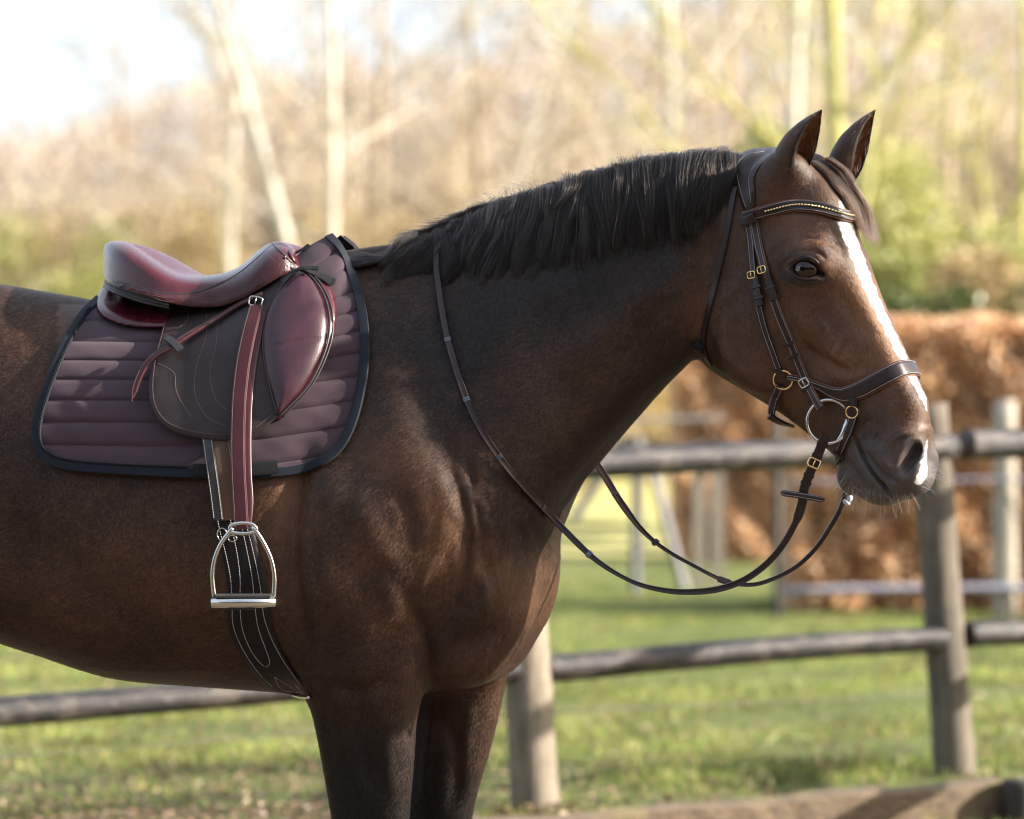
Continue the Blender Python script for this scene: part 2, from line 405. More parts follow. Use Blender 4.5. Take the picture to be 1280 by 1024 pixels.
# a stone or cut rail end catching the sun on the board
# ================================================================== far tape fence, stand and gate posts
pale = wood_mat('bleached_post', (.22,.19,.15), (.46,.41,.33), (8, 8, .6), .7)
ff = empty('tape_fence', tuple(Gd(1255, 772))); tag(ff, 'pale post and tape fence standing before the brown beech hedge', 'fence')
q = Gd(1256, 774); v, f = log((q.x, q.y, -.1), (q.x, q.y, 1.3 + (512-500)/FPX*19), .078, .07, 101, 10, 12); MB().add(v, f).build('post', pale, ff)
q2 = Vector((q.x + 2.2, q.y + .1, 0)); v, f = log((q2.x, q2.y, -.1), (q2.x, q2.y, 1.36), .075, .07, 102, 10, 12); MB().add(v, f).build('post', pale, ff)
q3 = Vector((1.66, q.y - .15, 0)); 
tape = mat_simple('fence_tape', (.26, .26, .33), .5)
for py, r_ in ((738, .024), (603, .010)):
    z = CAM_H - (py - 512) / FPX * (q.y + CAM_D)
    mb = MB(); pts = [(x, q.y - .10, z + .02*math.sin((x-1.6)*1.2)) for x in np.linspace(1.63, q2.x+.3, 14)]
    mb.tube(pts, r_, 8); mb.build('tape', tape, ff)
v, f = log((1.64, q.y-.1, -.1), (1.64, q.y-.1, 1.25), .03, .028, 103, 10, 10); MB().add(v, f).build('post', rail_mat, ff)

gp = empty('gate_posts', tuple(Gd(885, 740))); tag(gp, 'pair of pale square gate posts at the gap beside the far hedge', 'gate post')
for px in (874, 897):
    q = Gd(px, 738); mb = MB(); mb.box((q.x, q.y, .50), (.085, .085, 1.12)); mb.build('post', pale, gp, smooth=False)
mb = MB(); q = Gd(885, 738); mb.box((q.x, q.y-.05, .92), (.24, .03, .10)); mb.build('crosspiece', pale, gp, smooth=False)

stand_m = mat_simple('grey_painted_wood', (.13, .125, .13), .6, vary=.2, vscale=8)
js = empty('jump_stand', tuple(Gd(796, 742))); tag(js, 'grey wooden jump stand with slanting braces out on the field', 'jump stand')
def bar_(a, b, w=.05):
    mb = MB(); mb.tube([a, b], w, 4); return mb
d_s = 21.6
for nm, (a, b), w in [('upright', ((797, 545), (795, 742)), .040), ('brace', ((786, 545), (716, 650)), .034), ('brace', ((808, 560), (856, 738)), .036)]:
    bar_(Wd(*a, d_s), Wd(*b, d_s), w).build(nm, stand_m, js, smooth=False)
jp = MB(); jp.tube([Wd(600, 532, 22.5), Wd(905, 522, 23.5)], .020, 10)
far_rail = empty('far_rail', tuple(Gd(760, 730))); tag(far_rail, 'dark horizontal field rail crossing the bright meadow under the neck', 'rail')
jp.build('rail', mat_simple('grey_rail', (.05, .047, .047), .6), far_rail)
for px in (640,):
    a = Wd(px, 527, 23.0); mb = MB(); mb.tube([a, (a.x, a.y, -.05)], .05, 8); mb.build('post', stand_m, far_rail)

# unseen evergreens added behind the camera to darken front fill and reflections
belt_m = leafy('evergreen', [(0, (.015,.022,.010)), (.6, (.035,.045,.018)), (1, (.07,.075,.035))], .7, .1)
bt_ = empty('added_evergreen_belt', (0, -30, 0)); tag(bt_, 'dark belt of evergreen trees added unseen behind the camera to darken reflections', 'trees', kind='stuff')
rg = np.random.default_rng(88); N = 9000; xx = rg.uniform(-48, 40, N); hh_ = 9.5 + 1.8*np.sin(xx*.7) + 1.2*np.sin(xx*1.9+1)
P = np.stack([xx, -29 + 1.2*rg.random(N), hh_*rg.random(N)], 1); o = leaves_on(N, P, .55, 'added_evergreen_foliage', belt_m, seed=88, parent=bt_); o['kind'] = 'stuff'
gx = np.linspace(-48, 40, 60); V = [(x, -30, z*(9 + 1.8*math.sin(x*.7) + 1.2*math.sin(x*1.9+1))) for x in gx for z in (0, .5, 1)]
mesh_obj('added_evergreen_backing', V, [(i*3+j, (i+1)*3+j, (i+1)*3+j+1, i*3+j+1) for i in range(59) for j in range(2)], mat_simple('evergreen_dark', (.015, .018, .010), .9), bt_)
# ================================================================== bare winter trees
def twig_mat(name, stops, rough=.6):
    m, n, l, b = new_mat(name)
    hi = n.new('ShaderNodeHairInfo'); r = ramp(n, l, hi.outputs['Random'], stops)
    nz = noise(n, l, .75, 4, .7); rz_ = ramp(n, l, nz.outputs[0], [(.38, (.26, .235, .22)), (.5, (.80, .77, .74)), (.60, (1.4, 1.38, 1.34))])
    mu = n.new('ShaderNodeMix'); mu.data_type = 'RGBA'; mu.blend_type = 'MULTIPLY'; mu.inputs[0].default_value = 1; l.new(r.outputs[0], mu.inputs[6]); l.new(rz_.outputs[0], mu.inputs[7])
    l.new(mu.outputs[2], b.inputs['Base Color']); b.inputs['Roughness'].default_value = rough; b.inputs['Specular IOR Level'].default_value = .3
    return m
def grow(seed, H, r0, spread=.5, limbs=11, droop=0.0, lean=(0, 0), first=.25, twigs=3):
    """skeleton of a bare tree standing at the origin: a trunk, limbs, and fine twigs as strands"""
    rg = np.random.default_rng(seed)
    ts = np.linspace(0, 1, 14)
    trunk = np.stack([lean[0]*H*ts + .03*H*np.sin(ts*3+seed)*ts, lean[1]*H*ts + .02*H*np.sin(ts*4+seed*2)*ts, H*ts], 1)
    L = []; S = []
    for k in range(limbs):
        t = first + (1-first) * (k + rg.random()) / limbs * .95
        p = np.array([np.interp(t, ts, trunk[:, i]) for i in range(3)])
        az = k*2.4 + rg.normal(0, .4); el = rg.uniform(.35, 1.0); ln = H * spread * (1.12 - t) * rg.uniform(.7, 1.2)
        d = np.array([math.cos(az)*math.cos(el), math.sin(az)*math.cos(el), math.sin(el)])
        s = np.linspace(0, 1, 8)[:, None]
        q = p + d*ln*s + np.array([0, 0, 1])*ln*.18*s**2 + rg.normal(0, .025*ln, (8, 3)).cumsum(0)*s
        L.append((q, r0*(1-t)*.32 + .006))
        nsub = 9
        for j in range(nsub):
            tt = .15 + .85*(j + rg.random())/nsub; pp = np.array([np.interp(tt, s[:, 0], q[:, i]) for i in range(3)])
            for m in range(2):
                dd = d + rg.normal(0, .6, 3); dd[2] += .25 - droop*.6; dd /= np.linalg.norm(dd); l2 = ln*rg.uniform(.18, .45)
                c = pp + dd*l2*s + rg.normal(0, .03*l2, (8, 3)).cumsum(0)*s; c[:, 2] -= droop*l2*.6*s[:, 0]**2
                S.append((c, r0*.06+.002))
                for w in range(twigs):
                    a = c[rg.integers(2, 8)]; d3 = dd + rg.normal(0, .7, 3); d3[2] -= droop*.8; d3 /= np.linalg.norm(d3); l3 = l2*rg.uniform(.25, .7)
                    e = a + d3*l3*s + rg.normal(0, .04*l3, (8, 3)).cumsum(0)*s; S.append((e, .0045))
    return trunk, L, S
def make_tree(seed, H, r0, bark, twigm, **kw):
    trunk, L, S = grow(seed, H, r0, **kw)
    t = empty('bare_tree', (0, 0, 0))
    v, f = tube_geo(trunk, r0*(1-np.linspace(0, 1, 14)*.8), 9); mb = MB().add(v, f)
    mb.build('trunk', bark, t)
    mb = MB()
    for q, r in L:
        v, f = tube_geo(q, r*(1-np.linspace(0, 1, 8)*.7), 5); mb.add(v, f)
    mb.build('limbs', bark, t)
    P = np.array([c for c, _ in S]); rad = np.array([r for _, r in S])[:, None] * np.linspace(1, .35, 8)[None]
    cr = hair_obj_t('crown', P, rad, twigm, t)
    return t
def hair_obj_t(name, P, rad, mat, parent):
    N, K, _ = P.shape
    c = bpy.data.hair_curves.new(name); c.add_curves([K] * N)
    c.position_data.foreach_set('vector', (P - base_of(parent)).astype(np.float32).ravel() if parent is not None else P.astype(np.float32).ravel())
    ra = c.attributes.get('radius') or c.attributes.new('radius', 'FLOAT', 'POINT')
    ra.data.foreach_set('value', np.broadcast_to(rad, (N, K)).astype(np.float32).ravel())
    c.materials.append(mat); o = bpy.data.objects.new(name, c); return link(o, parent)
def copy_tree(o, parent=None):
    c = o.copy(); COL.objects.link(c); c.parent = parent
    for ch in list(o.children): copy_tree(ch, c)
    return c
birch = mat_simple('pale_bark', (.50, .46, .40), .7, vary=.15, vscale=5)
brownb = mat_simple('tan_bark', (.32, .25, .18), .8, vary=.25, vscale=5)
mossb = mat_simple('mossy_bark', (.36, .34, .12), .8, vary=.25, vscale=4)
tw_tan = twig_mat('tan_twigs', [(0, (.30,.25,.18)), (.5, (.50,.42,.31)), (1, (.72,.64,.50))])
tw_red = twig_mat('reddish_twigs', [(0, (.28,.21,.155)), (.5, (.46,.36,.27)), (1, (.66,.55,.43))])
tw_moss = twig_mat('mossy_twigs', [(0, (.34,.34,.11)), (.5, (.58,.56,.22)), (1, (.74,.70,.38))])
protoA = make_tree(1, 12, .10, birch, tw_tan, spread=.42, limbs=15, first=.22)
protoB = make_tree(2, 11, .10, brownb, tw_red, spread=.5, limbs=16, first=.15)
protoC = make_tree(3, 10, .15, mossb, tw_moss, spread=.62, limbs=14, first=.10)
protoD = make_tree(4, 12, .10, birch, tw_tan, spread=.36, limbs=13, lean=(.30, .05), first=.3)
used = set()
def plant(proto, px, d, rz, sc, label, sx=1.0):
    t = proto if proto.name not in used else copy_tree(proto)
    used.add(proto.name)
    t.location = ((px - 640) / FPX * d, d - CAM_D, 0); t.rotation_euler = (0, 0, rz); t.scale = (sc*sx, sc*sx, sc)
    tag(t, label, 'tree', 'bare trees beyond the hedge'); return t
plant(protoA, 405, 40, 0, 1.0, 'bright pale trunked tree rising straight above the saddle pommel')
plant(protoD, 450, 38, math.pi + .1, 1.0, 'pale tree leaning left above the saddle')
plant(protoA, 290, 44, 2.1, .9, 'slim pale tree above the middle of the saddle seat')
plant(protoA, 850, 42, 4.0, 1.05, 'slim pale tree standing over the mane behind the poll')
plant(protoA, 984, 36, 1.1, .95, 'bright straight white trunk behind the near ear')
plant(protoC, 1062, 34, .6, 1.0, 'yellow green mossy tree with many limbs behind the ears')
plant(protoB, 597, 46, .9, 1.0, 'brown tree in the middle above the withers')
plant(protoB, 720, 50, 2.9, 1.1, 'brown tree above the middle of the mane')
plant(protoB, 1190, 45, 4.4, 1.1, 'brown tree at the right above the forelock')
plant(protoC, 1265, 40, 3.6, .85, 'mossy yellowish tree at the right edge of the picture')
plant(protoB, 160, 60, 1.7, .85, 'small brown tree on the left under the open sky')
plant(protoB, 480, 55, 5.2, 1.2, 'wide brown tree between the saddle and the mane')
plant(protoD, 560, 48, .5, .9, 'pale tree leaning right above the withers')
plant(protoB, 920, 52, 5.9, 1.25, 'tall brown tree behind the poll')

# the far wood: uncountable thin stems and twigs
rg = np.random.default_rng(77)
def wood(N, d0, d1, top_fn, mat, name, label, lo=0.0, rmin=.010, rmax=.03, px0=-160, px1=1440):
    K = 5; s = np.linspace(0, 1, K)
    d = rg.uniform(d0, d1, N); px = rg.uniform(px0, px1, N)
    x = (px - 640) / FPX * d; top = np.array([top_fn(p) for p in px]) / FPX * d + CAM_H
    z = lo + (top - lo) * rg.random(N)**1.55
    ln = rg.uniform(.6, 2.2, N)
    dr = rg.normal(0, .55, (N, 3)); dr[:, 2] = np.abs(dr[:, 2]) + .35; dr /= np.linalg.norm(dr, axis=1)[:, None]
    P = np.stack([x, d - CAM_D, z], 1)[:, None] + dr[:, None] * ln[:, None, None] * (s - .5)[None, :, None] + rg.normal(0, .05, (N, K, 3)).cumsum(1)
    rad = rg.uniform(rmin, rmax, (N, 1)) * np.linspace(1, .4, K)[None]
    o = hair_obj_t(name, P, rad, mat, None); tag(o, label, 'wood', kind='stuff'); return o
topA = lambda p: np.interp(p, [-160, 60, 140, 260, 420, 600, 760, 900, 1050, 1200, 1440], [330, 340, 370, 420, 430, 430, 470, 520, 560, 520, 520])
topB = lambda p: np.interp(p, [-160, 60, 200, 420, 700, 900, 1050, 1200, 1440], [250, 250, 270, 300, 310, 330, 360, 380, 380])
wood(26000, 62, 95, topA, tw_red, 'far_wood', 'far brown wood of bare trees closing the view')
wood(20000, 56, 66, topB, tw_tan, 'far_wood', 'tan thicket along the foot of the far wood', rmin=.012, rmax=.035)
# green and golden bushes
bush_g = leafy('bush_leaf_green', [(0, (.10,.14,.03)), (.4, (.25,.28,.07)), (.75, (.48,.46,.16)), (1, (.62,.57,.26))], .4, .3)
bush_t = leafy('bush_leaf_tan', [(0, (.26,.19,.09)), (.5, (.46,.34,.17)), (1, (.62,.50,.28))], .5, .3)
bush_d = leafy('bush_leaf_dark', [(0, (.035,.055,.018)), (.5, (.08,.11,.03)), (1, (.20,.21,.06))], .4, .25)
def bush(px, top_py, d, w, mat, label, N, seed, name='bush', size=.06, squash=.7):
    h = CAM_H + (512 - top_py) / FPX * d; x = (px - 640) / FPX * d; y = d - CAM_D
    t = empty(name, (x, y, 0)); tag(t, label, 'bush')
    rg = np.random.default_rng(seed)
    nb_ = 16; C = np.stack([x + rg.uniform(-.75, .75, nb_)*w, y + rg.uniform(-.6, .6, nb_)*w*squash, h*rg.uniform(.25, .8, nb_)], 1); Rr = rg.uniform(.28, .5, nb_)*w
    C[:, 2] = np.minimum(C[:, 2], h - Rr*.8)
    i = rg.integers(0, nb_, N); v = rg.normal(0, 1, (N, 3)); v /= np.linalg.norm(v, axis=1)[:, None]; r = rg.random(N)**.45
    P = C[i] + v*(Rr[i]*r)[:, None]; P[:, 2] = np.maximum(P[:, 2], .05)
    o = leaves_on(N, P, size, 'foliage', mat, seed=seed, parent=t); o['kind'] = 'stuff'
    mb = MB()
    for k in range(7):
        c = C[k]; mb.tube([(x + .1*math.cos(k), y + .1*math.sin(k), 0), ((x+c[0])/2, (y+c[1])/2, c[2]*.5), tuple(c)], .02, 5)
    mb.build('stems', brownb, t); return t
bush(1150, 225, 33, 1.1, bush_g, 'yellow green bush behind the forelock above the hedge', 9000, 1)
bush(1262, 240, 31, 1.0, bush_t, 'golden tan bush at the right above the hedge', 8000, 2)
bush(1085, 300, 29, .7, bush_d, 'dark green low bush just right of the face', 7000, 3)
bush(1225, 318, 28, .9, bush_d, 'dark green bush at the hedge top near the right edge', 8000, 4)
bush(1035, 40, 36, 1.5, bush_g, 'tall yellow green ivy covered shrub tree behind the ears', 7000, 21, size=.07)
bush(10, 185, 48, 2.0, bush_g, 'greenish bush at the far left edge below the sky', 9000, 5)
bush(130, 200, 52, 2.2, bush_t, 'tan bush left of the saddle cantle', 9000, 6)
bush(520, 215, 50, 2.4, bush_t, 'tan bush behind the withers', 9000, 8)
bush(720, 190, 48, 2.2, bush_t, 'tan bush behind the mane', 9000, 9)
bush(300, 230, 55, 2.4, bush_t, 'tan bush directly over the saddle seat', 9000, 10)
# ================================================================== the horse: one sculpted field, one continuous body
PSI = R(12)                                   # the horse stands turned a little towards the camera
HO = np.array([-0.47, 0.02])
Hf = np.array([math.cos(PSI), -math.sin(PSI)]); Hl = np.array([math.sin(PSI), math.cos(PSI)])
def h2w(P):
    P = np.asarray(P, float).reshape(-1, 3)
    xy = HO + P[:, :1] * Hf + P[:, 1:2] * Hl
    return np.column_stack([xy, P[:, 2]])
class Frame:
    def __init__(s, o, f, l): s.o, s.f, s.l = np.array(o), np.array(f), np.array(l)
    def px(s, px, py, v=0.0):
        """(u, z) in this frame of the point on the plane v = const that stands at the pixel."""
        C = np.array([0, -CAM_D]); d = np.array([(px - 640) / FPX, 1.0])
        t = (v - (C - s.o) @ s.l) / (d @ s.l)
        P = C + t * d
        return (P - s.o) @ s.f, CAM_H - (py - 512) / FPX * t
    def px3(s, px, py, v=0.0):
        u, z = s.px(px, py, v); return np.array([u, v, z])
    def from_h(s, P):
        xy = HO + P[..., 0:1] * Hf + P[..., 1:2] * Hl - s.o
        return np.stack([xy @ s.f, xy @ s.l, P[..., 2]], -1)
    def to_w(s, P):
        P = np.asarray(P, float).reshape(-1, 3)
        return np.column_stack([s.o + P[:, :1] * s.f + P[:, 1:2] * s.l, P[:, 2]])
HF = Frame(HO, Hf, Hl)
BETA = R(33)                                  # the head turns further to the camera than the body
_pp = HF.to_w([[*HF.px(955, 300, 0)[:1], 0, HF.px(955, 300, 0)[1]]])[0]
DF = Frame(_pp[:2], (math.cos(BETA), -math.sin(BETA)), (math.sin(BETA), math.cos(BETA)))

def smin(a, b, k):
    h = np.clip(.5 + .5 * (b - a) / k, 0, 1)
    return b * (1 - h) + a * h - k * h * (1 - h)

class Loft:
    def __init__(s, fr, st, v0=0.0, p=2.2, caps=(.1, .1), n=90):
        rows = []
        for q in st:
            (ax, ay), (bx, by), w = q[:3]; e = q[3] if len(q) > 3 else 0.0; vv = q[4] if len(q) > 4 else v0
            A = np.array(fr.px(ax, ay, vv)); B = np.array(fr.px(bx, by, vv))
            rows.append([*((A+B)/2), *((A-B)/2), w, e, vv])
        S = spline(np.array(rows)[:, :], n) if len(rows) > 2 else spline(np.array(rows), n)
        s.c, s.h = S[:, :2], S[:, 2:4]; s.w, s.e, s.v = S[:, 4], S[:, 5], S[:, 6]
        s.hl = np.linalg.norm(s.h, axis=1); s.nn = s.h / s.hl[:, None]
        s.t = np.stack([s.nn[:, 1], -s.nn[:, 0]], 1)
        if (s.t[n//2] @ (s.c[-1] - s.c[0])) < 0: s.t = -s.t
        s.p, s.caps, s.fr = p, caps, fr
    def par(s, X):
        """X (N,2) -> normalised height, half height, half width, pear, centre v, overshoot along the axis"""
        N = len(X); out = np.empty((N, 6), np.float32)
        for i0 in range(0, N, 60000):
            x = X[i0:i0+60000]
            D = x[:, None, :] - s.c[None]
            a = (D * s.t[None]).sum(-1)
            r = np.linalg.norm(D, axis=-1)
            k = np.argmin(np.abs(a) + .12 * r, axis=1)
            ar = a[np.arange(len(x)), k]
            k2 = np.clip(k + np.where(ar > 0, 1, -1), 0, len(s.c) - 1)
            a2 = a[np.arange(len(x)), k2]
            den = ar - a2
            f = np.where(np.abs(den) > 1e-9, ar / np.where(np.abs(den) > 1e-9, den, 1), 0); f = np.clip(f, 0, 1)
            L = lambda q: q[k] * (1 - f) + q[k2] * f
            L2 = lambda q: q[k] * (1 - f)[:, None] + q[k2] * f[:, None]
            c, nn = L2(s.c), L2(s.nn); hl = L(s.hl)
            sv = ((x - c) * nn).sum(1) / hl
            over = np.where((k == 0) & (ar < 0), -ar / s.caps[0], np.where((k == len(s.c)-1) & (ar > 0), ar / s.caps[1], 0))
            capl = np.where(k == 0, s.caps[0], s.caps[1])
            out[i0:i0+60000] = np.stack([sv, hl, L(s.w), L(s.e), L(s.v), over * capl], 1)
            out[i0:i0+60000, 5] = over
        return out
    def dist(s, par, v):
        sv, hl, w, e, v0, ov = [par[..., i] for i in range(6)]
        w = w * (1 + e * np.clip(sv, -1.1, 1.1))
        q2 = np.abs(v - v0) / w
        g = (np.abs(sv)**s.p + q2**s.p + np.abs(ov)**s.p) ** (1/s.p) + 1e-6
        cp = s.caps[0]
        Rr = np.sqrt((sv*hl)**2 + (v - v0)**2 + (ov*cp)**2)
        return Rr - Rr / g

# ---- stations measured on the photograph (pixels at the horse's mid plane)
barrel = Loft(HF, [
    ((-330,470),(-330,640),.14,0), ((-260,392),(-262,740),.22,.05), ((-150,358),(-160,800),.27,0), ((-40,352),(-60,785),.285,-.06),
    ((60,366),(50,815),.295,-.1), ((160,383),(150,846),.305,-.12), ((250,388),(250,856),.305,-.12), ((330,370),(335,862),.295,-.15),
    ((400,340),(400,866),.27,-.2), ((470,335),(470,862),.235,-.28), ((540,350),(550,850),.215,-.2), ((590,440),(610,838),.19,-.1), ((622,560),(640,810),.165,0)],
    p=2.3, caps=(.1,.06), n=140)
neck = Loft(HF, [
    ((400,380),(540,850),.19,-.4), ((462,340),(600,820),.20,-.45), ((525,320),(668,725),.185,-.45), ((592,284),(716,620),.158,-.42), ((660,254),(752,574),.130,-.35), ((740,226),(797,522),.108,-.28),
    ((820,208),(845,470),.090,-.15), ((890,202),(890,428),.080,-.05), ((945,205),(925,420),.078,0)], p=2.15, caps=(.12,.08))
near_leg = Loft(HF, [((535,640),(385,640),.085,0,-.15), ((533,760),(372,755),.088,0,-.16), ((528,840),(380,840),.074,0,-.155), ((519,920),(398,920),.062,0,-.15),
    ((510,1024),(416,1024),.05,0,-.145), ((500,1110),(428,1110),.043,0,-.14), ((503,1135),(428,1140),.044,0,-.14), ((478,1210),(438,1215),.024,0,-.14), ((486,1270),(440,1275),.032,0,-.14),((492,1300),(452,1300),.028,0,-.14)], p=2.2, caps=(.08,.01), n=110)
far_leg = Loft(HF, [((640,720),(520,700),.08,0,.14), ((636,800),(510,800),.08,0,.14), ((630,860),(515,865),.07,0,.14), ((614,930),(512,930),.058,0,.135),
    ((592,1010),(507,1010),.048,0,.13), ((583,1090),(512,1090),.042,0,.13), ((585,1115),(512,1118),.043,0,.13), ((562,1190),(524,1192),.023,0,.13), ((568,1245),(524,1250),.03,0,.13),((575,1272),(538,1272),.027,0,.13)], p=2.2, caps=(.08,.01), n=110)
hind = []
for vv in (-.13, .13):
    dx = 0 if vv < 0 else 40
    hind.append(Loft(HF, [((-40+dx,560),(-330+dx,560),.115,0,vv), ((-60+dx,720),(-310+dx,720),.11,0,vv), ((-110+dx,840),(-270+dx,840),.08,0,vv), ((-190+dx,940),(-285+dx,935),.05,0,vv),
        ((-205+dx,1030),(-280+dx,1020),.045,0,vv), ((-212+dx,1090),(-262+dx,1090),.03,0,vv), ((-218+dx,1190),(-258+dx,1190),.026,0,vv), ((-200+dx,1250),(-250+dx,1250),.032,0,vv), ((-190+dx,1290),(-235+dx,1290),.028,0,vv)], p=2.2, caps=(.08,.01), n=90))

head = Loft(DF, [
    ((968,194),(884,330),.068,-.05), ((1018,205),(872,420),.080,-.05), ((1052,246),(884,452),.094,.02), ((1066,294),(908,472),.098,.06), ((1076,340),(944,494),.088,.10), ((1093,390),(984,520),.070,.12),
    ((1117,440),(1020,548),.056,.10), ((1142,492),(1048,573),.052,.04), ((1157,545),(1060,600),.052,.0), ((1157,590),(1086,618),.046,-.1)], p=2.6, caps=(.06,.035), n=110)

def ell(fr, px, py, v, ru, rv, rz, rot=0.0):
    return ('ell', fr, fr.px3(px, py, v), np.array([ru, rv, rz]), rot)
def cap(fr, a, b, r1, r2=None):
    return ('cap', fr, fr.px3(*a), fr.px3(*b), r1, r2 if r2 is not None else r1)
def prim_eval(pr, P):
    if pr[0] == 'ell':
        Q = P - pr[2]
        if pr[4]:
            c, s_ = math.cos(pr[4]), math.sin(pr[4])
            Q = np.stack([c*Q[..., 0] + s_*Q[..., 2], Q[..., 1], -s_*Q[..., 0] + c*Q[..., 2]], -1)
        g = np.linalg.norm(Q / pr[3], axis=-1) + 1e-6; r = np.linalg.norm(Q, axis=-1)
        g2 = np.linalg.norm(Q / pr[3]**2, axis=-1) + 1e-6
        return g * (g - 1) / g2
    _, _, a, b, r1, r2 = pr
    ab = b - a; t = np.clip(((P - a) @ ab) / (ab @ ab), 0, 1)
    return np.linalg.norm(P - a - t[..., None] * ab, axis=-1) - (r1 * (1 - t) + r2 * t)
def bounds(pr, pad):
    if pr[0] == 'ell': m = pr[3].max(); lo, hi = pr[2] - m, pr[2] + m
    else:
        m = max(pr[4], pr[5]); lo, hi = np.minimum(pr[2], pr[3]) - m, np.maximum(pr[2], pr[3]) + m
    if pr[1] is DF:                                   # corners to the horse frame
        cs = np.array([[x, y, z] for x in (lo[0], hi[0]) for y in (lo[1], hi[1]) for z in (lo[2], hi[2])])
        w = DF.to_w(cs); d = w[:, :2] - HO
        h = np.column_stack([d @ Hf, d @ Hl, w[:, 2]]); lo, hi = h.min(0), h.max(0)
    return lo - pad, hi + pad

def both(fr, px, py, v, ru, rv, rz, rot=0, k=.03, sub=False):
    """the shape at its place on the near side and its mirror on the far side"""
    a = ell(fr, px, py, v, ru, rv, rz, rot); c = a[2].copy(); c[1] = -c[1]
    return [(a, k, sub), (('ell', fr, c, a[3], rot), k, sub)]
def bothc(fr, a, b, r1, r2=None, k=.02, sub=False):
    A = cap(fr, a, b, r1, r2); m = np.array([1, -1, 1])
    return [(A, k, sub), (('cap', fr, A[2]*m, A[3]*m, A[4], A[5]), k, sub)]

BODY = []
BODY += [(ell(HF, 452, 690, -.15, .15, .10, .26, R(-12)), .08, False), (ell(HF, 430, 760, -.165, .10, .07, .17), .06, False)]      # shoulder and triceps
BODY += [(ell(HF, 508, 650, -.118, .11, .085, .22, R(-30)), .09, False)]
BODY += [(ell(HF, 585, 735, -.08, .125, .115, .15), .05, False), (ell(HF, 618, 715, .085, .130, .12, .165), .05, False)]           # breast, near and far
BODY += [(ell(HF, 640, 600, 0, .09, .10, .14), .06, False)]
BODY += [(ell(HF, 575, 815, -.09, .09, .08, .065), .05, False), (ell(HF, 590, 812, .05, .10, .10, .06), .05, False)]
BODY += [(ell(HF, 470, 835, -.15, .085, .075, .10), .05, False)]                                                                   # elbow
BODY += [(ell(HF, -180, 520, -.12, .26, .17, .25), .08, False), (ell(HF, -160, 520, .12, .26, .17, .25), .08, False)]             # quarters
BODY += [(cap(HF, (395,345,0), (500,330,0), .035, .03), .06, False)]                                                               # withers
HEAD = []
HEAD += both(DF, 928, 408, -.058, .085, .038, .105, R(30), .03)        # jowl
HEAD += both(DF, 948, 455, -.058, .07, .03, .05, R(-35), .025)
HEAD += both(DF, 1010, 334, -.070, .052, .034, .046, 0, .03)           # orbit
HEAD += bothc(DF, (980,320,-.080), (1022,312,-.076), .013, .011, .03) # brow
HEAD += bothc(DF, (940,330,-.070), (1000,352,-.085), .013, .011, .02)  # cheek arch
HEAD += bothc(DF, (1000,395,-.070), (1062,452,-.050), .010, .007, .025) # facial crest
HEAD += bothc(DF, (1050,330,-.030), (1132,500,-.018), .020, .016, .04) # nasal bone
HEAD += both(DF, 1126, 568, -.032, .046, .030, .052, R(25), .025)       # nostril mass
HEAD += both(DF, 1100, 580, -.030, .040, .026, .045, R(30), .02)       # upper lip
HEAD += [(ell(DF, 1140, 600, 0, .036, .045, .028), .02, False)]
HEAD += [(ell(DF, 1068, 596, 0, .030, .040, .036), .018, False)]       # chin
HEAD += [(ell(DF, 1095, 615, 0, .034, .036, .018), .012, False)]       # lower lip
HEAD += both(DF, 974, 226, -.048, .036, .024, .040, R(-20), .045)            # ear bases
HEAD += bothc(DF, (960,246,-.044), (983,210,-.056), .036, .032, .04)
HEAD += [(ell(DF, 1124, 528, 0, .055, .038, .055), .03, False)]
# carved
HEAD += both(DF, 1008, 337, -.112, .040, .029, .0180, R(-8), .006, True)   # eye opening
HEAD += both(DF, 1023, 342, -.092, .012, .020, .006, R(-20), .006, True)
HEAD += both(DF, 1133, 570, -.068, .0150, .050, .037, R(-24), .008, True)   # nostril
HEAD += both(DF, 962, 286, -.098, .036, .022, .026, 0, .03, True)           # hollow above the eye
HEAD += both(DF, 1050, 395, -.098, .05, .022, .03, R(-45), .03, True)

